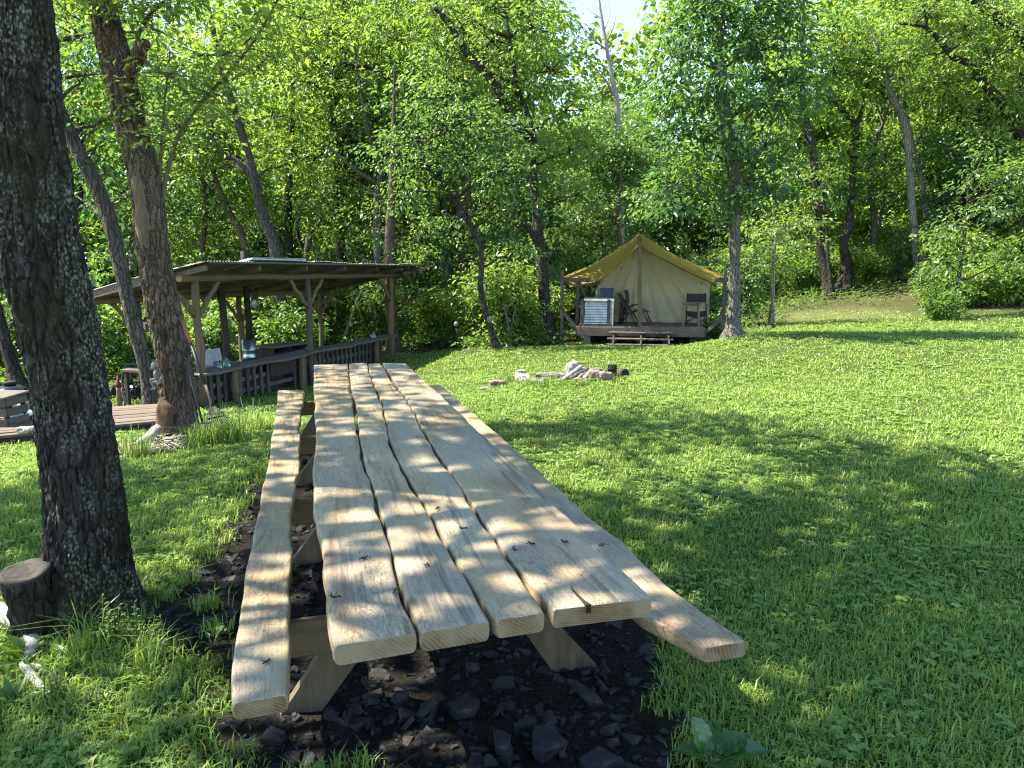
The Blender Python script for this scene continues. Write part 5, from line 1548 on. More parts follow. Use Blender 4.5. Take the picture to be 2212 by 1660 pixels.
# buggy frame
p = W(270, 870, 13.6); p[2] = gz1(p[0], p[1])
bg_ = thing('buggy', 'black tubular off road buggy frame parked beyond the deck', 'buggy', p)
def bp(u, v, d): return W(u, v, d)
mb = MB()
for dd in (13.4, 14.1):
    mb.tube([bp(258, 850, dd), bp(264, 826, dd), bp(267, 800, dd), bp(275, 788, dd), bp(302, 787, dd), bp(312, 800, dd), bp(314, 850, dd)], .022, 7)
mb.tube([bp(266, 805, 13.4), bp(266, 803, 14.1)], .02, 6); mb.tube([bp(302, 787, 13.4), bp(302, 786, 14.1)], .02, 6)
obj('roll_cage', mb, 'black_metal', bg_)
mb = MB(); mb.box(bp(288, 806, 13.45), (.38, .02, .10), None, .01); obj('headboard', mb, 'black_metal', bg_)
mb = MB()
for pts in ([(240, 868), (238, 850), (246, 833), (258, 826), (300, 826), (312, 838)], [(250, 872), (262, 860), (300, 856), (314, 866)], [(262, 826), (270, 845), (292, 852)], [(296, 828), (280, 850), (262, 868)], [(240, 860), (275, 846), (305, 842)], [(284, 826), (284, 806)]):
    mb.tube([bp(u, v, 13.35 + .02 * k) for k, (u, v) in enumerate(pts)], .019, 6)
obj('frame', mb, 'black_metal', bg_)
mb = MB(); mb.box(bp(292, 846, 13.8), (.34, .42, .30), None, .04); obj('engine', mb, 'black_metal', bg_)
mb = MB(); mb.box(bp(276, 836, 13.75), (.16, .30, .24), Matrix.Rotation(-.3, 3, 'X'), .04); obj('seat', mb, 'rubber', bg_)
def wheel(c, r, w, axis):
    m = Vector(axis).to_track_quat('Z', 'Y').to_matrix()
    mb = MB(); mb.lathe(c, [(r * .55, -w / 2), (r * .9, -w / 2), (r, -w * .3), (r, w * .3), (r * .9, w / 2), (r * .55, w / 2)], 24, m)
    o = obj('wheel', mb, 'rubber', bg_)
    mb = MB(); mb.lathe(c, [(0, -w * .36), (r * .3, -w * .36), (r * .54, -w * .2), (r * .56, w * .2), (r * .3, w * .36), (0, w * .36)], 20, m)
    q = obj('rim', mb, 'steel_grey', bg_); q.parent = o
wheel(bp(238, 880, 13.0), .085, .07, (.8, -.5, 0)); wheel(bp(252, 858, 13.9), .24, .16, (.9, -.35, 0)); wheel(bp(318, 866, 14.0), .22, .16, (.9, -.35, 0))
p = W(258, 884, 12.6); p[2] = gz1(p[0], p[1])
pp = thing('wooden_stake', 'short tan wooden stake with a red painted top beside the buggy', 'stake', p)
mb = MB(); log(mb, p - np.array([0, 0, .05]), np.array(W(256, 837, 12.6)), .058, .042, 8, jit=.004); obj('stake', mb, 'tan_wood', pp)
mb = MB(); a = np.array(W(256, 837, 12.6)); mb.tube([a, a + np.array([.005, 0, .06]), a + np.array([-.003, 0, .11]), a + np.array([.0, 0, .21])], [.045, .05, .022, .012], 8); obj('red_top', mb, 'red', pp)
q = W(266, 878, 12.7); q[2] = gz1(q[0], q[1])
mb = MB(); mb.tube([W(262, 838, 12.7), W(265, 850, 12.7), W(271, 865, 12.7), W(270, 880, 12.7)], [.02, .022, .024, .022], 8)
tag(obj('curved_branch', mb, 'dead_wood', origin=q), 'curved pale branch leaning against the red topped stake', 'branch')

# leaf rake and garden fork leaning on the hollow tree
a, b, c, e = W(394, 695, 8.62), W(412, 742, 8.5), W(443, 830, 8.3), W(457, 874, 8.2)
g = W(476, 925, 8.05)
rk = thing('leaf_rake', 'leaf rake with an orange grip leaning against the brown trunk', 'rake', (g[0], g[1], gz1(g[0], g[1])))
mb = MB(); mb.tube([a, (a * .45 + b * .55), b], [.024, .023, .020], 8); obj('grip', mb, 'orange', rk)
mb = MB(); mb.tube([b, c], [.020, .022], 8); obj('sleeve', mb, 'black_metal', rk)
mb = MB(); mb.tube([c, e], [.015, .015], 8); obj('pole', mb, 'tan_wood', rk)
mb = MB()
dr = Vector(g - e).normalized(); sd = Vector((.85, .5, .12)).normalized()
for k in range(13):
    f = (k - 6) / 6
    tip = Vector(g) + sd * f * .17
    mb.tube([Vector(e), Vector(e).lerp(tip, .55) + sd * f * .02, tip, tip + Vector((-.01, -.045, -.03))], .0045, 4)
obj('tines', mb, 'black_metal', rk)
mb = MB(); mb.beam(Vector(e).lerp(Vector(g), .55) - sd * .10, Vector(e).lerp(Vector(g), .55) + sd * .10, .012, .02); obj('spreader', mb, 'black_metal', rk)
a, b = W(408, 785, 8.45), W(438, 915, 8.1)
fk = thing('garden_fork', 'black garden fork leaning upright behind the leaf rake', 'garden fork', (b[0], b[1], gz1(b[0], b[1])))
mb = MB(); mb.tube([W(398, 772, 8.5), W(405, 778, 8.5), W(411, 795, 8.46), W(409, 808, 8.44), W(412, 820, 8.4), b], .013, 7); obj('shaft', mb, 'black_metal', fk)
mb = MB()
b = Vector(b)
mb.beam(b + Vector((-.09, -.02, 0)), b + Vector((.09, .02, 0)), .016, .02)
for f in (-.085, -.028, .028, .085): mb.tube([b + Vector((f, f * .2, 0)), b + Vector((f, f * .2 - .03, -.12)), b + Vector((f, f * .2 - .05, -.22))], [.008, .008, .004], 5)
obj('head', mb, 'black_metal', fk)

# flagstones, twigs and a pale log at the foot of the hollow tree
for (u, v, d, sz, sd_, rot, lab) in [(330, 985, 8.15, (.42, .16, .035), 31, 12, 'long flat tan flagstone at the foot of the hollow tree'),
                                 (300, 1020, 7.6, (.36, .13, .04), 32, 8, 'grey flagstone nearest the camera below the twig heap'),
                                 (262, 995, 7.9, (.22, .12, .05), 33, -5, 'small tan flagstone left of the twig heap'),
                                 (262, 1030, 7.5, (.2, .12, .03), 35, 20, 'half buried flagstone beside the big dark trunk')]:
    p = W(u, v, d); p[2] = gz1(p[0], p[1])
    mb = rock_mb((0, 0, 0), sz, sd_); mt = Matrix.Rotation(R(rot), 3, 'Z')
    mb.v = [tuple(mt @ Vector(q) + Vector((p[0], p[1], p[2] + sz[2] * .8))) for q in mb.v]
    tag(obj('flagstone', mb, 'stone_tan', origin=p), lab, 'flagstone', 'flagstones round the hollow tree')
a, b = W(298, 992, 8.0), W(345, 952, 8.35); a[2] = gz1(a[0], a[1]) + .05; b[2] = gz1(b[0], b[1]) + .22
mb = MB(); log(mb, a, b, .06, .07, 10, jit=.006); tag(obj('driftwood_log', mb, 'dead_wood', origin=a), 'short bleached log leaning against the foot of the hollow tree', 'log')
r_ = np.random.default_rng(44)
mb = MB()
for k in range(190):
    f = r_.random()
    c = np.array(W(r_.uniform(300, 415), r_.uniform(958, 1000), r_.uniform(7.9, 8.5)))
    g = gz1(c[0], c[1]); dd_ = np.linalg.norm(c[:2] - np.array(W(370, 970, 8.25))[:2])
    c[2] = g + .02 + max(0, .17 - .35 * dd_) * r_.random()
    o = r_.normal(size=3) * np.array([1, .7, .25]); o /= np.linalg.norm(o); L = r_.uniform(.05, .26)
    mb.tube([c - o * L / 2, c + r_.normal(0, .01, 3), c + o * L / 2], r_.uniform(.004, .010), 4)
tag(obj('twig_heap', mb, 'dead_wood', origin=W(370, 975, 8.2)), 'heap of dry twigs piled at the foot of the hollow tree', 'twig heap', kind='stuff')

# stone figurine sitting on the side of the trunk
def skin_figure(name, joints, edges, mat, parent=None, sub=2, origin=None):
    me = bpy.data.meshes.new(name)
    off = OFF.get(parent.name, Vector()) if parent else Vector(origin)
    me.from_pydata([tuple(Vector(p) - off) for p, r in joints], edges, [])
    o = bpy.data.objects.new(name, me); COL.objects.link(o)
    m = o.modifiers.new('skin', 'SKIN'); m.use_smooth_shade = True
    for k, (p, r) in enumerate(joints):
        me.skin_vertices[0].data[k].radius = (r, r)
    me.skin_vertices[0].data[0].use_root = True
    s = o.modifiers.new('sub', 'SUBSURF'); s.levels = sub; s.render_levels = sub
    me.materials.append(M[mat])
    if parent: o.parent = parent
    else: o.location = origin
    return o
dS = 8.42
def fs(x, y, dy=0.): return W(208.8 + .1782 * x, 748 + .1782 * y, dS + dy)
J = [(fs(742, 405), .034), (fs(738, 350), .031), (fs(726, 305), .030), (fs(712, 283), .016), (fs(703, 262), .040), (fs(698, 243), .042), (fs(690, 228), .026),
     (fs(705, 412, -.03), .023), (fs(655, 405, -.04), .021), (fs(668, 445, -.04), .018), (fs(690, 498, -.03), .013), (fs(672, 525, -.05), .015), (fs(655, 533, -.055), .011),
     (fs(708, 416, .04), .022), (fs(672, 412, .05), .020), (fs(690, 460, .05), .017), (fs(712, 505, .05), .012), (fs(700, 528, .04), .013),
     (fs(706, 318, -.05), .017), (fs(704, 352, -.06), .014), (fs(708, 385, -.06), .011), (fs(712, 398, -.06), .011),
     (fs(745, 318, .05), .016), (fs(760, 355, .05), .013), (fs(758, 392, .05), .011)]
E_ = [(0, 1), (1, 2), (2, 3), (3, 4), (4, 5), (5, 6), (0, 7), (7, 8), (8, 9), (9, 10), (10, 11), (11, 12), (0, 13), (13, 14), (14, 15), (15, 16), (16, 17), (2, 18), (18, 19), (19, 20), (20, 21), (2, 22), (22, 23), (23, 24)]
fg = thing('figurine', 'small weathered stone figurine of a seated child on the side of the brown trunk', 'statue', fs(742, 405))
skin_figure('body', J, E_, 'statue', fg)
hd = Vector(fs(700, 250)); look = Vector((-.93, -.25, -.28)).normalized(); sdv = look.cross(Vector((0, 0, 1))).normalized()
mb = MB()
mb.lathe(hd + look * .040 + Vector((0, 0, -.006)), [(.009, -.006), (.006, .008), (0, .011)], 10, look.to_track_quat('Z', 'Y').to_matrix())
for sg_ in (-1, 1): mb.lathe(hd + look * .037 + sdv * .015 * sg_ + Vector((0, 0, .006)), [(.006, -.003), (.004, .003), (0, .004)], 8, look.to_track_quat('Z', 'Y').to_matrix())
mb.tube([hd + look * .036 - sdv * .011 + Vector((0, 0, -.022)), hd + look * .039 + Vector((0, 0, -.024)), hd + look * .036 + sdv * .011 + Vector((0, 0, -.022))], .003, 5)
for sg_ in (-1, 1): mb.lathe(hd + sdv * .041 * sg_, [(.012, -.004), (.010, .004), (0, .005)], 10, (sdv * sg_).to_track_quat('Z', 'Y').to_matrix())
obj('face', mb, 'statue', fg)
mb = MB(); mb.lathe(hd + Vector((.008, .002, .012)), [(.044, -.01), (.046, .01), (.038, .03), (.02, .042), (0, .045)], 18, Vector((.35, 0, 1)).to_track_quat('Z', 'Y').to_matrix()); obj('hair', mb, 'statue', fg)
mb = MB()
pr = Vector(fs(750, 430)); mb.box(pr, (.11, .12, .03), None, .008); obj('ledge', mb, 'statue', fg)

# ------------------------------------------------------------ tent platform
TD = 19.3                                   # distance of the platform's front edge
def z3(x, y): return 1174.2 + .2163 * x, 487.1 + .2163 * y
def tp(x, y, d=TD): return W(*z3(x, y), d)
DZ = tp(900, 1012)[2]
XL, XR = tp(340, 1012)[0], tp(1585, 1012)[0]
plat = thing('tent_platform', 'raised wooden platform with open corner frames and three steps under the tent', 'platform', ((XL + XR) / 2, TD + 2.6, gz1((XL + XR) / 2, TD + 1)))
DEEP = 5.6
nb = 34
mb = MB()
for k in range(nb):
    x0 = XL + (XR - XL) * (k + .02) / nb; x1 = XL + (XR - XL) * (k + .98) / nb
    mb.box(((x0 + x1) / 2, TD + DEEP / 2, DZ - .019 + rg.normal(0, .002)), (x1 - x0, DEEP, .038), None, .003)
obj('deck_boards', mb, 'deck_wood', plat)
for nm, a, b in (('front_joist', (XL, TD - .022, DZ - .145), (XR, TD - .022, DZ - .145)), ('side_joist', (XL - .02, TD, DZ - .145), (XL - .02, TD + DEEP, DZ - .145)), ('side_joist', (XR + .02, TD, DZ - .145), (XR + .02, TD + DEEP, DZ - .145))):
    mb = MB(); mb.beam(a, b, .045, .24, bevel=.004); obj(nm, mb, 'deck_wood', plat)
mb = MB(); mb.beam((XL, TD + .06, DZ - .03), (XR, TD + .06, DZ - .03), .03, .015)
for x in np.linspace(XL + .25, XR - .25, 5):
    for y in (TD + .35, TD + 2.6, TD + 5.2):
        g = gz1(x, y); mb = MB(); mb.box((x, y, (g + DZ - .26) / 2), (.19, .19, max(.1, DZ - .26 - g + .1)), None, .01); obj('pier', mb, 'concrete' if x < XL + .5 else 'grey_wood', plat)
# steps
x0, x1 = tp(655, 1080)[0], tp(1285, 1080)[0]
for k, (y, d) in enumerate(((1075, TD - .24), (1138, TD - .52), (1198, TD - .80))):
    z = W(*z3(960, y), d)[2]
    for q in (0, 1):
        mb = MB(); mb.box(((x0 + x1) / 2 - .02 * k, d + .10 - .135 * q, z), (x1 - x0 + .02 * k, .125, .035), None, .004); obj('tread', mb, 'grey_wood', plat)
for f in (.08, .5, .92):
    mb = MB(); x = x0 + (x1 - x0) * f
    mb.beam((x, TD - .03, DZ - .18), (x, TD - .93, gz1(x, TD - .9) - .02), .04, .16, bevel=.004); obj('stringer', mb, 'dark_wood', plat)
# side frames
def fpost(x, y0, y1, d, w=.09, mat='grey_wood'):
    a = tp(x, y0, d); g = tp(x, y1, d)
    mb = MB(); mb.beam((a[0], d, g[2] - .05), (a[0], d, a[2]), w, w, up=(0, 1, 0)); obj('frame_post', mb, mat, plat)
fpost(180, 455, 1085, TD + .1); fpost(322, 545, 1010, TD + .35); fpost(1780, 440, 1015, TD + .1, .10)
fpost(200, 500, 1000, TD + 5.4); fpost(1720, 500, 980, TD + 5.4)
for a, b, nm in ((tp(150, 548, TD + .12), tp(470, 545, TD + .12), 'top_rail'), (tp(1680, 548, TD + .12), tp(1830, 540, TD + .12), 'top_rail'), (tp(180, 1078, TD + .1), tp(345, 1080, TD + .1), 'sill_beam'),
                 (tp(322, 560, TD + .4), tp(395, 740, TD + .6), 'brace'), (tp(195, 890, TD + .1), tp(335, 1050, TD + .1), 'brace'), (tp(1590, 1062, TD + .1), tp(1765, 905, TD + .1), 'brace'),
                 (tp(180, 545, TD + .1), tp(200, 545, TD + 5.4), 'top_rail'), (tp(1780, 545, TD + .1), tp(1720, 545, TD + 5.4), 'top_rail'), (tp(1600, 1000, TD + 2.2), tp(1740, 840, TD + 2.2), 'brace'), (tp(330, 610, TD + 1.5), tp(480, 570, TD + 1.5), 'brace'), (tp(1695, 560, TD + 2.4), tp(1720, 960, TD + 2.4), 'frame_post'), (tp(1730, 980, TD + 1.2), tp(1590, 1040, TD + 1.2), 'brace')):
    mb = MB(); mb.beam(a, b, .05, .10, up=(0, .3, 1) if abs(a[2] - b[2]) < .5 else (0, 1, 0)); obj(nm, mb, 'grey_wood', plat)

# ------------------------------------------------------------ wall tent
YW = TD + 1.6                             # front wall
YB = TD + 5.3
APX = tp(962, 88); CXT = APX[0]
ridge_z = APX[2]
wl, wr = W(*z3(446, 560), YW), W(*z3(1548, 590), YW)
XWL, XWR = wl[0], wr[0]
ZE = (wl[2] + wr[2]) / 2                   # wall height at the sides
ZR = W(*z3(955, 205), YW)[2]
tent = thing('wall_tent', 'cream canvas wall tent under a mustard yellow fly on the wooden platform', 'tent', (CXT, (YW + YB) / 2, DZ))
def roofline(x, zr_, ze, xl, xr, sag):
    f = (x - CXT) / ((xl if x < CXT else xr) - CXT)
    return zr_ + (ze - zr_) * f - sag * math.sin(f * math.pi)
rt = np.random.default_rng(9)
n, m = 150, 40
P = []
for i in range(n):
    x = XWL + (XWR - XWL) * i / (n - 1)
    top = roofline(x, ZR, ZE, XWL, XWR, .05)
    row = []
    for j in range(m):
        f = j / (m - 1); z = DZ + .01 + (top - DZ - .01) * f
        # folds fan out from the peak
        dx = x - CXT; dz = max(.05, ZR + .25 - z)
        th = math.atan2(dx, dz)
        amp = .020 * min(1, (1 - f) * 1.5 + .4) * math.exp(-abs(dx) * .25)
        y = YW + amp * math.sin(th * 34) + .012 * math.sin(th * 61 + 1) + .018 * math.sin(z * 3 + x * 2)
        if f < .06: y -= .03 * (1 - f / .06) * (1 + math.sin(x * 9))
        row.append((x, y, z))
    P.append(row)
mb = MB(); mb.grid(P); obj('front_wall', mb, 'canvas_wall', tent)
for xs in (XWL, XWR):
    P = [[(xs + .02 * math.sin(y * 5 + z * 2), y, z) for z in np.linspace(DZ + .01, ZE, 14)] for y in np.linspace(YW, YB, 40)]
    mb = MB(); mb.grid(P, True, xs > CXT); obj('side_wall', mb, 'canvas_wall', tent)
P = [[(x, YB + .01 * math.sin(x * 8), DZ + .01 + (roofline(x, ZR, ZE, XWL, XWR, .05) - DZ) * f) for f in np.linspace(0, 1, 8)] for x in np.linspace(XWL, XWR, 40)]
mb = MB(); mb.grid(P); obj('back_wall', mb, 'canvas_wall', tent)
# inner roof
P = []
for y in np.linspace(YW - .06, YB + .05, 24):
    P.append([(x, y, roofline(x, ZR, ZE, XWL - .12, XWR + .12, .05) + .012) for x in np.linspace(XWL - .14, XWR + .14, 41)])
mb = MB(); mb.grid(P); obj('inner_roof', mb, 'canvas_wall', tent)
# fly
eL, eR = tp(205, 522, TD + .05), tp(1752, 502, TD + .05)
P = []
for j, y in enumerate(np.linspace(TD - .05, YB + .25, 36)):
    row = []
    g = (y - TD) / (YB - TD)
    for i in range(61):
        q = -1 + i / 30
        f = abs(q); e = eL if q < 0 else eR
        scal = .05 * math.sin(g * math.pi * 3) ** 2 * f ** 3
        x = CXT + (e[0] - CXT) * f * (1 - .02 * math.sin(g * 9) * f) 
        z = ridge_z + (e[2] - ridge_z) * f - (.09 + .05 * math.sin(min(1, g * 1.2) * math.pi)) * math.sin(f * math.pi) ** 1.1 - scal - .05 * math.sin(g * math.pi) * (1 - f)
        z += .010 * math.sin(f * 9 + g * 14) * f
        s_ = min(1, max(0, (y - TD) / (YW - TD))); s_ = s_ * s_ * (3 - 2 * s_)
        ff = abs(x - CXT) / abs((XWL if q < 0 else XWR) - CXT)
        ff = ff if ff < 1 else 1 + (ff - 1) * .25
        zb = ZR + .05 + (ZE - ZR) * ff - (.05 * math.sin(ff * math.pi) if ff < 1 else 0) + .012 * math.sin(y * 5 + x * 3)
        z = z * (1 - s_) + min(z, zb) * s_
        row.append((x, y, z))
    P.append(row)
mb = MB(); mb.grid(P)
hem = [Vector(q) for q in P[0]]
obj('fly', mb, 'canvas_fly', tent)
mb = MB(); mb.tube(hem, .012, 5); obj('fly_hem', mb, 'canvas_fly', tent)
# poles
mb = MB(); log(mb, tp(952, 1010, TD + .12), APX + np.array([-.005, .1, -.03]), .062, .05, 10, jit=.006); obj('tent_pole', mb, 'post', tent)
mb = MB(); log(mb, (CXT, TD - .02, ridge_z - .07), (CXT, YB + .2, ridge_z - .10), .05, .045, 9, jit=.003); obj('ridge_pole', mb, 'post', tent)
mb = MB()
for x, y in ((685, 425), (1293, 440), (1470, 578), (495, 545), (1600, 590)):
    c = W(*z3(x, y), YW - .06); mb.box(c, (.035, .03, .05), None, .006)
obj('clips', mb, 'black_metal', tent)
mb = MB(); c = W(*z3(995, 245), YW - .02); mb.box(c, (.07, .008, .055), None, .002); obj('maker_tag', mb, 'canvas_fly', tent)
mb = MB()
for x, y in ((975, 433), (985, 668), (930, 662)):
    c = W(*z3(x, y), YW - .03); mb.beam(c - np.array([.03, 0, 0]), c + np.array([.03, 0, 0]), .01, .01)
obj('ties', mb, 'dark_wood', tent)
mb = MB()
for (a, b) in ((tp(205, 522, TD + .05), tp(178, 545, TD + .1)), (tp(1752, 502, TD + .05), tp(1785, 540, TD + .1))):
    mb.tube([a, b], .006, 4)
obj('guy_ropes', mb, 'dark_wood', tent)

# ------------------------------------------------------------ on the platform
def corr_panel(a, b, z0, z1, n=90, amp=.012, nrm=(0, -1, 0)):
    a, b = np.asarray(a, float), np.asarray(b, float); nrm = np.asarray(nrm, float)
    P = []
    for i in range(n):
        z = z0 + (z1 - z0) * i / (n - 1); o = nrm * amp * math.sin((z - z0) / .072 * 2 * math.pi)
        P.append([np.array([*(a[:2] + (b[:2] - a[:2]) * f), z]) + o for f in (0, .5, 1)])
    return P
cl_, cr_ = tp(405, 1000, TD + .08), tp(690, 1000, TD + .08)
ztop = tp(550, 735, TD + .1)[2]
kt = thing('outdoor_cabinet', 'cabinet clad in corrugated galvanised sheet at the left front of the platform', 'cabinet', ((cl_[0] + cr_[0]) / 2, TD + .4, DZ))
mb = MB(); mb.grid(corr_panel((cl_[0], TD + .10), (cr_[0], TD + .10), DZ + .02, ztop - .06), True, True); obj('front_sheet', mb, 'galv', kt)
for x in (cl_[0], cr_[0]):
    mb = MB(); mb.grid(corr_panel((x, TD + .1), (x, TD + .7), DZ + .02, ztop - .06, nrm=(1, 0, 0))); obj('side_sheet', mb, 'galv', kt)
for x, y0, w_ in ((385, 740, .09), (652, 742, .085), (693, 740, .035)):
    c = tp(x, y0, TD + .06); mb = MB(); mb.box((c[0], TD + .055, (DZ + c[2]) / 2), (w_, .05, c[2] - DZ), None, .004); obj('upright', mb, 'grey_wood' if w_ > .05 else 'galv', kt)
mb = MB(); mb.box(((cl_[0] + cr_[0]) / 2, TD + .07, ztop - .03), (cr_[0] - cl_[0] + .05, .06, .07), None, .006); obj('top_rail', mb, 'galv', kt)
mb = MB(); mb.box(((cl_[0] + cr_[0]) / 2, TD + .40, ztop + .018), (cr_[0] - cl_[0] + .04, .62, .03), None, .004); obj('top', mb, 'grey_plank', kt)
mb = MB(); mb.box(((cl_[0] + cr_[0]) / 2, TD + .065, DZ + .03), (cr_[0] - cl_[0], .03, .05), None, .004); obj('toe_rail', mb, 'grey_wood', kt)
zt = ztop + .034
bc = W(*z3(607, 690), TD + .45)
hb = W(*z3(607, 630), TD + .45)[2] - zt
bn = thing('storage_bin', 'dark blue plastic storage bin on top of the corrugated cabinet', 'bin', (bc[0], TD + .45, zt))
wb = (W(*z3(675, 690), TD + .45)[0] - W(*z3(540, 690), TD + .45)[0])
P = []
for f in np.linspace(0, 1, 5):
    w2 = wb / 2 * (.88 + .12 * f); d2_ = .14 * (.88 + .12 * f); z = zt + .002 + hb * .9 * f
    P.append([(bc[0] - w2, TD + .45 - d2_, z), (bc[0] + w2, TD + .45 - d2_, z), (bc[0] + w2, TD + .45 + d2_, z), (bc[0] - w2, TD + .45 + d2_, z), (bc[0] - w2, TD + .45 - d2_, z)])
mb = MB(); mb.grid(P, False, True); mb.f.append((3, 2, 1, 0)); mb.sm.append(False); obj('tub', mb, 'blue_plastic', bn)
mb = MB(); mb.box((bc[0], TD + .45, zt + hb * .95), (wb + .03, .32, hb * .13), None, .008); obj('lid', mb, 'blue_plastic', bn)
c = W(*z3(512, 690), TD + .38)
jr = thing('glass_jar', 'clear glass jar beside the blue bin on the corrugated cabinet', 'jar', (c[0], c[1], zt))
hj = W(*z3(512, 632), TD + .38)[2] - zt
mb = MB(); mb.lathe((c[0], c[1], zt), [(.045, .001), (.05, .01), (.05, hj * .75), (.035, hj * .88), (.034, hj * .9), (.046, hj * .74), (.046, .012), (0, .01)], 18); obj('glass', mb, 'glass', jr)
mb = MB(); mb.lathe((c[0], c[1], zt + hj * .87), [(.04, 0), (.04, hj * .13), (0, hj * .14)], 16); obj('lid', mb, 'steel_grey', jr)
# lounge chairs folded on the platform
def lounge(name, lab, pts_frames, fab, d, base):
    t = thing(name, lab, 'folding chair', base, 'folding lounge chairs on the platform')
    for k, fr in enumerate(pts_frames):
        mb = MB()
        for dd in (0, .52):
            mb.tube([W(*z3(x, y), d + dd) for x, y in fr], .017, 6)
        mb.tube([W(*z3(*fr[0]), d), W(*z3(*fr[0]), d + .52)], .015, 6); mb.tube([W(*z3(*fr[-1]), d), W(*z3(*fr[-1]), d + .52)], .015, 6)
        obj(('back_frame', 'seat_frame', 'leg_frame', 'leg_frame', 'arm')[min(k, 4)], mb, 'black_metal', t)
    for nm, fb in fab:
        P = [[W(*z3(x, y), d + .03 + .46 * g) for g in np.linspace(0, 1, 5)] for x, y in smooth_path(np.array([(x, y, 0) for x, y in fb]), 12)[:, :2]]
        mb = MB(); mb.grid(P); obj(nm, mb, 'chair_fabric', t)
lounge('lounge_chair', 'black reclining lounge chair folded half open beside the tent pole',
       [[(712, 680), (770, 790), (850, 880), (898, 998)], [(735, 960), (800, 880), (900, 850), (1000, 860)], [(880, 845), (960, 840), (1020, 975)], [(775, 885), (830, 860), (905, 1000)], [(800, 825), (860, 795), (930, 785)]],
       [('back', [(722, 690), (775, 800), (830, 870)]), ('seat', [(790, 880), (870, 855), (940, 848)])], TD + .42, (W(*z3(830, 1000), TD + .6)[0], TD + .65, DZ))
lounge('lounge_chair', 'black lounge chair folded flat and leaning on the corrugated cabinet',
       [[(762, 650), (775, 760), (735, 880), (700, 990)], [(735, 770), (725, 880), (715, 985)], [(770, 770), (750, 880), (745, 985)], [(715, 775), (712, 900), (700, 980)]],
       [('back', [(765, 655), (778, 760), (745, 850)])], TD + .85, (W(*z3(735, 1000), TD + .9)[0], TD + 1.0, DZ))
c = W(*z3(783, 745), TD + .78)
mb = MB(); mb.lathe(c, [(0, -.06), (.035, -.05), (.055, 0), (.035, .05), (0, .06)], 14, Vector((.1, 1, .2)).to_track_quat('Z', 'Y').to_matrix())
tag(obj('headrest_pillow', mb, 'chair_fabric', origin=c), 'grey round head pillow hanging on the folded lounge chair', 'pillow')
# director chair and little wooden table
cx = W(*z3(1445, 1000), TD + 1.0)[0]; dy = TD + 1.0
def dz(y, d=dy): return W(*z3(1445, y), d)[2]
def dx_(x, d=dy): return W(*z3(x, 900), d)[0]
ch = thing('camp_chair', 'dark brown folding director chair at the right of the platform', 'chair', (cx, dy, DZ))
xl, xr = dx_(1335), dx_(1540)
mb = MB()
for x in (dx_(1362), dx_(1540)): mb.tube([(x, dy + .22, dz(675)), (x, dy + .20, dz(860)), (x, dy + .22, DZ + .01)], .016, 7)
obj('back_frame', mb, 'black_metal', ch)
P = [[(dx_(1362) + (dx_(1540) - dx_(1362)) * f, dy + .22 + .03 * math.sin(f * math.pi), z) for f in np.linspace(0, 1, 9)] for z in np.linspace(dz(770), dz(682), 7)]
mb = MB(); mb.grid(P); obj('backrest', mb, 'chair_fabric', ch)
P = [[(dx_(1350) + (dx_(1540) - dx_(1350)) * f, y, dz(850) - .03 * math.sin(f * math.pi)) for f in np.linspace(0, 1, 9)] for y in (dy - .2, dy, dy + .2)]
mb = MB(); mb.grid(P); mb.grid([[(q[0], q[1], q[2] - .14 * (1 if i == 0 else .3)) if i == 0 else q for q in row] for i, row in enumerate([P[0], P[0]])]); obj('seat', mb, 'chair_fabric', ch)
for x in (xl, xr):
    mb = MB(); mb.tube([(x, dy - .22, DZ + .01), (x, dy - .22, dz(790))], .015, 7); mb.box((x, dy, dz(784)), (.045, .46, .022), None, .006); obj('armrest', mb, 'black_metal', ch)
for y in (dy - .2, dy + .2):
    for u_, w_ in ((xl, xr), (xr, xl)):
        mb = MB(); mb.tube([(u_, y, DZ + .03), (w_, y + .01 * (u_ - w_), dz(855))], .013, 6); obj('cross_leg', mb, 'black_metal', ch)
ty_ = TD + .42
def sx(x): return W(*z3(x, 900), ty_)[0]
tz = W(*z3(1435, 778), ty_)[2]
stl = thing('side_table', 'small brown wooden side table standing in front of the director chair', 'table', (sx(1432), ty_, DZ))
mb = MB(); mb.box((sx(1432), ty_, tz), (sx(1520) - sx(1345), .34, .03), None, .006); obj('table_top', mb, 'deck_wood', stl)
mb = MB(); mb.box((sx(1432), ty_ - .13, tz - .045), (sx(1505) - sx(1360), .02, .055), None, .003); mb.box((sx(1432), ty_ + .13, tz - .045), (sx(1505) - sx(1360), .02, .055), None, .003); obj('apron', mb, 'deck_wood', stl)
for x in (1362, 1503):
    for y in (-.13, .13):
        mb = MB(); mb.box((sx(x), ty_ + y, (DZ + tz) / 2 - .01), (.042, .042, tz - DZ - .02), Matrix.Rotation(.03 * (1 if x < 1400 else -1), 3, 'Y'), .004); obj('leg', mb, 'tan_wood', stl)

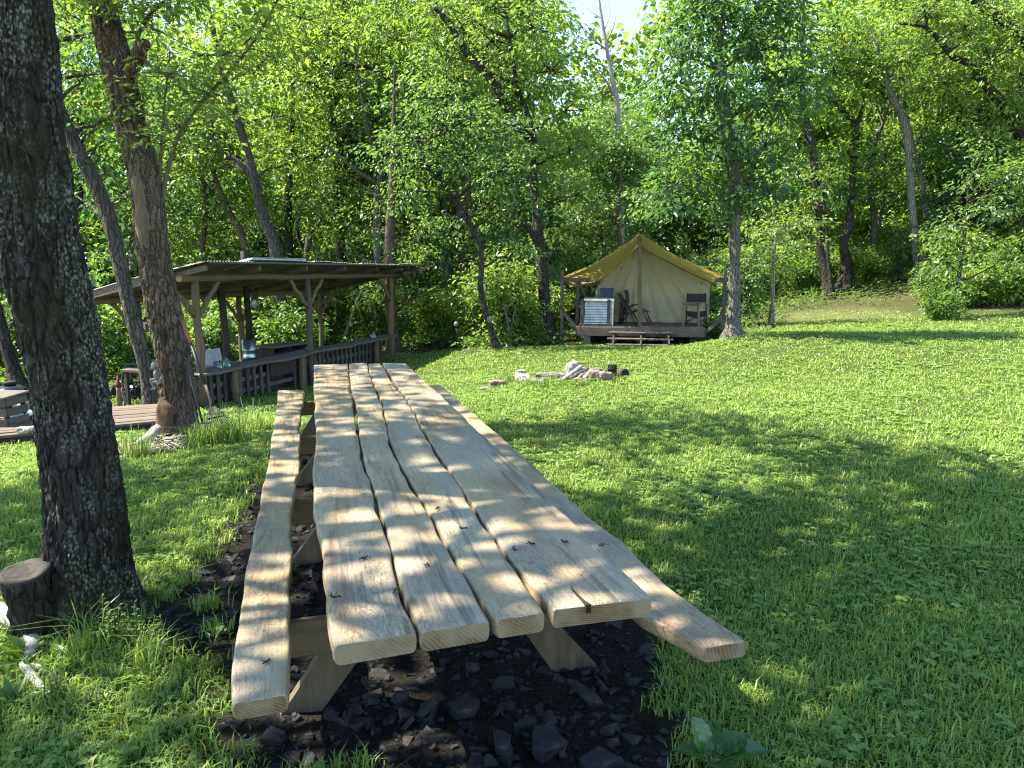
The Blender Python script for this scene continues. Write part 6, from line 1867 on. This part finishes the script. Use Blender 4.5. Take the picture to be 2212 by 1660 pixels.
# ------------------------------------------------------------ fire ring
def z4(x, y): return 956.8 + .2359 * x, 695.8 + .2359 * y
FD = 12.2
def frock(x, y, d, size, seed, mat, lab, zoff=0., rot=0, name='stone', cat='stone'):
    p = W(*z4(x, y), d); g = gz1(p[0], p[1])
    mb = rock_mb((0, 0, 0), size, seed); mt = Matrix.Rotation(R(rot), 3, 'Z')
    mb.v = [tuple(mt @ Vector(q) + Vector((p[0], d, g + size[2] * .62 + zoff))) for q in mb.v]
    return tag(obj(name, mb, mat, origin=(p[0], d, g)), lab, cat, 'stones of the fire ring' if name == 'stone' else None)
frock(1185, 440, 12.5, (.125, .11, .145), 11, 'stone_white', 'tall white boulder standing at the back of the fire ring', .06)
frock(980, 480, 12.6, (.27, .09, .062), 12, 'stone_grey', 'long flat grey stone at the back of the fire ring', .02, 4)
frock(735, 500, 12.3, (.145, .12, .105), 13, 'stone_white', 'broad pale boulder at the left of the fire ring')
frock(715, 455, 12.8, (.10, .09, .09), 17, 'stone_white', 'smaller pale rock behind the broad left boulder', .03)
frock(870, 565, 11.9, (.125, .10, .055), 14, 'stone_grey', 'low grey stone in the weeds at the front of the fire ring')
frock(495, 520, 12.1, (.145, .12, .06), 15, 'stone_tan', 'flat brown stone left of the fire ring in the grass')
frock(385, 590, 11.6, (.085, .06, .04), 16, 'stone_white', 'small white stone farthest left in the grass')
frock(1385, 500, 12.1, (.105, .09, .125), 18, 'stone_tan', 'reddish brown upright rock right of the firewood')
frock(1495, 530, 12.0, (.11, .09, .10), 19, 'stone_tan', 'tan pointed rock at the right of the fire ring')
frock(1280, 565, 11.9, (.09, .07, .035), 20, 'stone_grey', 'flat pale stone in the grass before the firewood')
frock(1060, 540, 12.0, (.07, .06, .04), 22, 'stone_grey', 'small grey stone under the firewood ends')
frock(1130, 505, 12.4, (.11, .09, .07), 24, 'stone_grey', 'squat grey stone under the white boulder', .0)
frock(800, 535, 12.1, (.10, .08, .06), 25, 'stone_tan', 'brown stone between the broad pale boulder and the low grey stone')
frock(925, 540, 12.2, (.09, .08, .05), 27, 'stone_grey', 'small dark stone inside the fire ring by the long flat one')
frock(1440, 470, 12.6, (.12, .09, .10), 28, 'stone_grey', 'grey rock behind the tan pointed one')
frock(1230, 545, 11.95, (.08, .06, .045), 29, 'stone_tan', 'low brown stone at the front of the firewood')
r_ = np.random.default_rng(321)
for k in range(13):
    x_, y_ = [(650, 560), (760, 590), (860, 610), (960, 610), (1060, 600), (1160, 590), (1260, 590), (1540, 540), (1600, 500), (930, 570), (560, 560), (820, 570), (1010, 560)][k]
    p = G(*z4(x_, y_)); n = 46
    t_ = thing('weed', 'low weed clump growing among the stones of the fire ring', 'weed', p, 'weeds round the fire ring')
    tr = Tris(); C = p + r_.normal(0, 1, (n, 3)) * [.10, .07, 0] + np.column_stack([np.zeros((n, 2)), r_.uniform(.02, .11, n)])
    D = r_.normal(size=(n, 3)) * [1, 1, .3]; N_ = r_.normal(0, .4, (n, 3)) + [0, 0, 1]
    tr.add(leaf_tris(C, D, N_, r_.uniform(.03, .06, n), .6, r_.uniform(.2, .8, n))); tr.build('leaves', 'leaf_low', t_, p)
    tr = Tris(); q = 26; tr.add(blades(p[:2] + r_.normal(0, .07, (q, 2)), np.full(q, p[2]), None, r_, r_.uniform(.08, .2, q), np.full(q, .008), r_.uniform(.2, 1, q), r_.uniform(.3, .8, q))); tr.build('blades', 'grass', t_, p)
for k, (x0_, y0_, x1_, y1_, r, lab) in enumerate([(1265, 410, 1095, 535, .038, 'uppermost split log slanting across the firewood'), (1325, 425, 1160, 525, .034, 'second split log under the uppermost one'),
                                        (1345, 432, 1215, 548, .040, 'grey log in the middle of the firewood'), (1365, 445, 1285, 540, .042, 'short thick log leaning by the reddish rock'), (1300, 425, 1130, 500, .028, 'thin stick at the back of the firewood')]):
    a = W(*z4(x0_, y0_), 12.35 + .05 * k % .15); b = W(*z4(x1_, y1_), 12.0 + .03 * k)
    b[2] = max(b[2], gz1(b[0], b[1]) + .02)
    mb = MB(); log(mb, b, a, r * 1.1, r, 9, jit=.006)
    tag(obj('firewood_log', mb, 'dead_wood' if k != 1 else 'grey_wood', origin=b), lab, 'log', 'firewood logs on the fire ring')
p = W(*z4(1550, 500), 12.3); p[2] = gz1(p[0], p[1])
cn = thing('metal_can', 'black cylindrical metal can with a slotted top by the fire ring', 'can', p)
zt_ = W(*z4(1550, 395), 12.3)[2] - p[2]
mb = MB(); mb.lathe(p, [(.075, 0), (.078, zt_ * .72), (.092, zt_ * .73), (.092, zt_ * .77), (.078, zt_ * .78), (.0, zt_ * .785)], 20); obj('body', mb, 'soot', cn)
mb = MB()
for k in range(8): a = k * .785; mb.box(Vector(p) + Vector((.07 * math.cos(a), .07 * math.sin(a), zt_ * .88)), (.02, .012, zt_ * .2), Matrix.Rotation(a + 1.57, 3, 'Z'))
mb.lathe(Vector(p) + Vector((0, 0, zt_ * .97)), [(.06, 0), (.08, 0), (.08, .015), (.06, .015)], 20); obj('slotted_top', mb, 'soot', cn)
p = W(*z4(1640, 470), 12.6); g = gz1(p[0], p[1])
lg = thing('log_round', 'short round log lying end on right of the black can', 'log', (p[0], 12.6, g))
mb = MB(); axd = Vector((.35, -1, .05)).normalized(); c = Vector((p[0], 12.65, g + .075))
mb.tube([c - axd * .14, c, c + axd * .14], [.088, .09, .088], 16, True, .04, rg); obj('bark', mb, 'bark_brown', lg)
mb = MB(); mb.lathe(c + axd * .1405, [(.072, 0), (.05, .003), (0, .004)], 16, axd.to_track_quat('Z', 'Y').to_matrix()); obj('cut_end', mb, 'soot', lg)

# ------------------------------------------------------------ small things round the wood's edge
p = G(986, 758)
gl = thing('garden_globe', 'small clear globe on a thin stake in the weeds right of the pavilion', 'garden ornament', p)
zz = W(987, 704, p[1])[2]
mb = MB(); mb.tube([p - np.array([0, 0, .05]), (p[0], p[1], zz)], .008, 6); obj('stake', mb, 'black_metal', gl)
mb = MB(); mb.lathe((p[0], p[1], zz + .05), [(0, -.07), (.045, -.05), (.065, 0), (.045, .05), (0, .068)], 18); obj('globe', mb, 'glass', gl)
c = W(1057, 691, 17.85)
pl = thing('plaque', 'small oval wooden plaque fixed on the slender curved trunk', 'plaque', c)
mb = MB(); vd = Vector((0, -1, 0)); mb.v = []; 
mb.lathe(c, [(.0, 0), (.055, 0), (.06, .012), (.05, .02), (0, .021)], 24, vd.to_track_quat('Z', 'Y').to_matrix())
mb.v = [(x, y, c[2] + (z - c[2]) * 1.35) for x, y, z in mb.v]; obj('oval_board', mb, 'tan_wood', pl)
r_ = np.random.default_rng(71)
mb = MB(); p = G(950, 755)
for k in range(130):
    q = p + np.array([r_.normal(0, .6), r_.normal(0, .3), 0]); q[2] = gz1(q[0], q[1]) + r_.random() * .22 * math.exp(-np.sum((q[:2] - p[:2]) ** 2))
    o = r_.normal(size=3) * [1, .7, .2]; o /= np.linalg.norm(o); L = r_.uniform(.2, .9)
    mb.tube([q - o * L / 2, q + r_.normal(0, .03, 3), q + o * L / 2], r_.uniform(.006, .016), 4)
tag(obj('brush_pile', mb, 'bark_dark', origin=p), 'low pile of dead brushwood at the wood edge right of the pavilion', 'brushwood', kind='stuff')
# log fence at the right edge of the wood
fa, fb = W(2010, 600, 36), W(2260, 590, 33)
fe = thing('log_fence', 'grey horizontal log fence half hidden by leaves at the far right', 'fence', ((fa[0] + fb[0]) / 2, 34.5, gz1((fa[0] + fb[0]) / 2, 34.5)))
for k in range(9):
    mb = MB(); z = k * .17 + .1
    a = np.array([fa[0], fa[1], gz1(fa[0], fa[1]) + z]); b = np.array([fb[0], fb[1], gz1(fb[0], fb[1]) + z])
    log(mb, a, b, .07, .06, 7, jit=.02); obj('rail', mb, 'dead_wood', fe)
for f in (.05, .5, .95):
    q = fa + (fb - fa) * f; g = gz1(q[0], q[1]); mb = MB(); log(mb, (q[0], q[1] + .12, g - .2), (q[0], q[1] + .12, g + 1.75), .08, .07, 8); obj('post', mb, 'grey_wood', fe)
# bleached roots beside the big trunk
a, b, c = W(-30, 1345, 3.15), W(45, 1352, 3.0), W(88, 1395, 2.9)
mb = MB()
def gy(q, h=.02): q = np.array(q); q[2] = gz1(q[0], q[1]) + h; return q
mb.tube([gy(GZ(-60, 1330, 0), .05), gy(GZ(10, 1345, 0), .05), gy(GZ(55, 1365, 0), .05), gy(GZ(75, 1400, 0), .03), gy(GZ(60, 1440, 0), .02)], [.05, .055, .045, .03, .015], 10, True, .2, rg)
mb.tube([gy(GZ(75, 1370, 0), .05), gy(GZ(110, 1345, 0), .07), gy(GZ(128, 1335, 0), .04)], [.035, .03, .015], 8, True, .2, rg)
mb.tube([gy(GZ(50, 1445, 0), .025), gy(GZ(70, 1470, 0), .03), gy(GZ(95, 1500, 0), .02), gy(GZ(125, 1505, 0), .0)], [.014, .02, .015, .008], 8, True, .2, rg)
mb.tube([gy(GZ(55, 1445, 0), .02), gy(GZ(88, 1455, 0), .03), gy(GZ(100, 1470, 0), .0)], [.014, .013, .008], 8, True, .2, rg)
tag(obj('bleached_root', mb, mat_stone('pale bleached wood', (.50, .49, .46), (.24, .23, .21), 2.), origin=gy(GZ(50, 1380, 0), 0)), 'pale bleached root twisting over the ground at the bottom left', 'root')

# ------------------------------------------------------------ weeds near the camera
def weed(u, v, lab, kind, seed, h=.2, n=14, leafm='leaf_low', name='weed', cat='weed'):
    r_ = np.random.default_rng(seed)
    p = gy(GZ(u, v, 0), 0); g = p[2]
    t = thing(name, lab, cat, p, 'weeds at the big trunk' if u < 600 else None)
    if t.get('group', 1) is None: del t['group']
    tr = Tris(); mb = MB()
    if kind == 'rosette':
        a = r_.uniform(0, 6.28, n); el = r_.uniform(.15, .9, n)
        D = np.stack([np.cos(a) * np.cos(el), np.sin(a) * np.cos(el), np.sin(el)], 1)
        N = np.stack([-np.cos(a) * np.sin(el), -np.sin(a) * np.sin(el), np.cos(el)], 1)
        C = np.tile(p, (n, 1)) + D * .03; L = h * r_.uniform(.5, 1.15, n)
        # two stage leaves that arch over
        V1 = leaf_tris(C, D, N, L, .34, r_.uniform(.3, .7, n), .25); tr.add(V1)
        for k in range(n): mb.tube([p - np.array([0, 0, .01]), C[k]], .003, 4)
    elif kind == 'stalk':
        for k in range(n):
            a = r_.uniform(0, 6.28); top = p + np.array([math.cos(a) * h * .25, math.sin(a) * h * .25, h * r_.uniform(.6, 1.)])
            q0 = p + np.array([math.cos(a), math.sin(a), 0]) * r_.uniform(0, .07)
            mb.tube([q0 - np.array([0, 0, .02]), (q0 + top) / 2 + r_.normal(0, .008, 3), top], [.0035, .003, .0015], 4)
            m_ = 14
            f = np.linspace(.15, 1, m_); C = q0 + (top - q0) * f[:, None]
            aa = np.arange(m_) * 2.4 + a
            D = np.stack([np.cos(aa), np.sin(aa), np.full(m_, .35)], 1); N = np.stack([-np.cos(aa) * .3, -np.sin(aa) * .3, np.ones(m_)], 1)
            tr.add(leaf_tris(C, D, N, .05 * (1.25 - f * .8) * r_.uniform(.8, 1.2, m_) * (h / .25), .5, r_.uniform(.3, .75, m_), .15))
    else:
        P = p[:2] + r_.normal(0, .035, (n, 2)); 
        tr.add(blades(P, np.full(n, g), None, r_, h * r_.uniform(.6, 1.2, n), np.full(n, .0065), r_.uniform(.2, 1.2, n), r_.uniform(.35, .8, n)))
    if mb.v: obj('stem', mb, 'bark_shoot', t)
    tr.build('leaves', leafm if kind != 'tuft' else 'grass', t, OFF[t.name])
    return t
for k, (u, v, kind, h, n, lab) in enumerate([
    (150, 1440, 'rosette', .22, 16, 'broad leaved dock plant directly below the big trunk'), (60, 1420, 'rosette', .20, 14, 'leafy dock plant beside the bleached root'),
    (235, 1400, 'stalk', .30, 7, 'tall square stalked mint with small leaf pairs below the big trunk'), (290, 1405, 'stalk', .26, 5, 'small leaved stalk plant right of the tall mint'),
    (185, 1420, 'tuft', .32, 40, 'arching pale grass tuft below the big trunk'), (320, 1440, 'tuft', .24, 50, 'grass tuft on the edge of the bare soil'),
    (345, 1430, 'rosette', .13, 12, 'low plantain rosette at the bare soil edge'), (545, 1425, 'rosette', .09, 9, 'small plantain rosette in the dark soil by the left bench'),
    (450, 1320, 'tuft', .13, 90, 'bright green grass clump in the bare soil left of the bench'), (460, 1400, 'rosette', .10, 10, 'flat weed rosette between the grass clump and the bench'),
    (375, 1275, 'rosette', .12, 12, 'leafy weed at the right foot of the big trunk'), (250, 1480, 'rosette', .14, 14, 'low leafy weed under the grass tuft'), (110, 1500, 'stalk', .15, 8, 'small leaved weed next to the root tips'),
    (30, 1520, 'rosette', .15, 12, 'leafy weed at the bottom left edge'), (200, 1530, 'stalk', .12, 8, 'creeping small leaved weed in the shaded grass'), (330, 1380, 'stalk', .18, 4, 'grey green stalk at the root of the big trunk'),
    (505, 1640, 'rosette', .10, 8, 'young leafy sapling in the slate at the bottom edge'), (470, 1370, 'tuft', .10, 60, 'short grass clump by the bench end in shade')]):
    weed(u, v, lab, kind, 500 + k, h * (.62 if kind == 'rosette' else .8), n)
for k, (u, v, d, h, lab) in enumerate([(470, 985, 8.0, .42, 'tall grass clump right of the garden fork'), (505, 965, 8.2, .35, 'grass clump between the hollow tree and the bench'), (430, 985, 7.9, .36, 'grass clump at the foot of the leaf rake'), (300, 1015, 7.5, .30, 'grass tuft growing over the flagstones'), (555, 905, 9.2, .35, 'grass clump near the far bench end')]):
    r_ = np.random.default_rng(640 + k); p = W(u, v, d); p[2] = gz1(p[0], p[1]); n = 130
    t = thing('grass_clump', lab, 'grass clump', p, 'grass clumps near the hollow tree')
    tr = Tris(); P = p[:2] + r_.normal(0, .09, (n, 2))
    tr.add(blades(P, np.full(n, p[2]), None, r_, h * r_.uniform(.5, 1.2, n), np.full(n, .010), r_.uniform(.2, 1.1, n), r_.uniform(.35, .85, n))); tr.build('blades', 'grass', t, p)
    mb = MB(); 
    for q in range(5):
        b_ = p + np.append(r_.normal(0, .05, 2), 0); tp_ = b_ + np.array([r_.normal(0, .1), r_.normal(0, .1), h * 1.25]); mb.tube([b_, (b_ + tp_) / 2, tp_], [.003, .0025, .0015], 4)
    obj('seed_stalk', mb, 'dead_wood', t)
# big leaves at the bottom right
def bigleaf(p, yaw, el, L, w, tone):
    n, m = 14, 9; V = []; D = np.array([math.cos(yaw) * math.cos(el), math.sin(yaw) * math.cos(el), math.sin(el)])
    S = np.array([-math.sin(yaw), math.cos(yaw), 0]); U = np.cross(D, S)
    for i in range(n):
        f = i / (n - 1); hw = w * (math.sin(math.pi * f ** .75) ** .8) * .5
        c = p + D * L * f - np.array([0, 0, 1]) * L * .25 * f * f
        V.append([c + S * hw * g + U * (abs(g) * hw * .35 + .004 * math.sin(f * 26 + abs(g) * 7)) for g in np.linspace(-1, 1, m)])
    return V
M['big_leaf'] = mat_leaf('smooth plantain leaf', (.075, .17, .03), (.18, .33, .03), gloss=.06, tr=.4)
p = gy(GZ(1535, 1668, 0), 0)
bp_ = thing('broadleaf_plant', 'plant with a few large smooth oval leaves at the bottom right', 'plant', p)
for q, yaw, el, L, w in ((0, 2.3, 1.2, .17, .10), (0, -.1, .45, .19, .12), (0, .35, .6, .15, .10), (0, -1.4, .5, .15, .10), (0, 3.3, .6, .13, .09), (0, 1.3, .8, .13, .08)):
    st_ = p + np.array([math.cos(yaw) * .03, math.sin(yaw) * .03, .05])
    mb = MB(); mb.tube([p - np.array([0, 0, .02]), p + np.array([0, 0, .02]), st_], .0035, 5); sm_ = obj('stalk', mb, 'bark_shoot', bp_)
    mb = MB(); mb.grid(bigleaf(st_, yaw, el, L, w, .5)); o = obj('leaf', mb, 'big_leaf', bp_)
# bits lying on the table: dry catkins and leaf scraps
r_ = np.random.default_rng(90)
spots_ = [(575, 1432, .46), (785, 1208, .76), (925, 1223, .76), (1110, 1188, .76), (852, 1280, .76), (725, 1292, .76), (1148, 1176, .76), (1000, 1143, .76), (1220, 1172, .76), (1300, 1180, .76), (945, 1100, .76)]
for k, (u, v, z) in enumerate(spots_):
    p = GZ(u, v, z + .004)
    mb = MB(); a = r_.uniform(0, 3.1)
    mb.tube([p + np.array([math.cos(a) * f, math.sin(a) * f, .004 + .003 * math.sin(i * 2)]) for i, f in enumerate(np.linspace(-.018, .018, 5))], [.002, .0035, .003, .004, .0015], 5, True, .3, r_)
    for q in range(4):
        b_ = p + np.append(r_.normal(0, .008, 2), .004); mb.tube([b_, b_ + np.append(r_.normal(0, .008, 2), .003)], .0015, 4)
    tag(obj('catkin', mb, 'dark_wood', origin=p), 'dry brown catkin scrap lying on the left bench near its end' if k == 0 else 'tiny dry brown catkin scrap lying on the tabletop boards', 'catkin', 'catkin scraps on the picnic table')

# the camp faces the clearing: turn platform, tent and everything standing on it a little towards the camera
YAW = -R(9.5)
piv = Vector((CXT, TD, 0)); rm = Matrix.Rotation(YAW, 4, 'Z')
for o in list(COL.objects):
    if o.parent is None and o.type in {'EMPTY', 'MESH'} and o.name.split('.')[0] in ('tent_platform', 'wall_tent', 'outdoor_cabinet', 'storage_bin', 'glass_jar', 'lounge_chair', 'headrest_pillow', 'camp_chair', 'side_table'):
        o.location = piv + rm @ (o.location - piv)
        o.rotation_euler.z += YAW
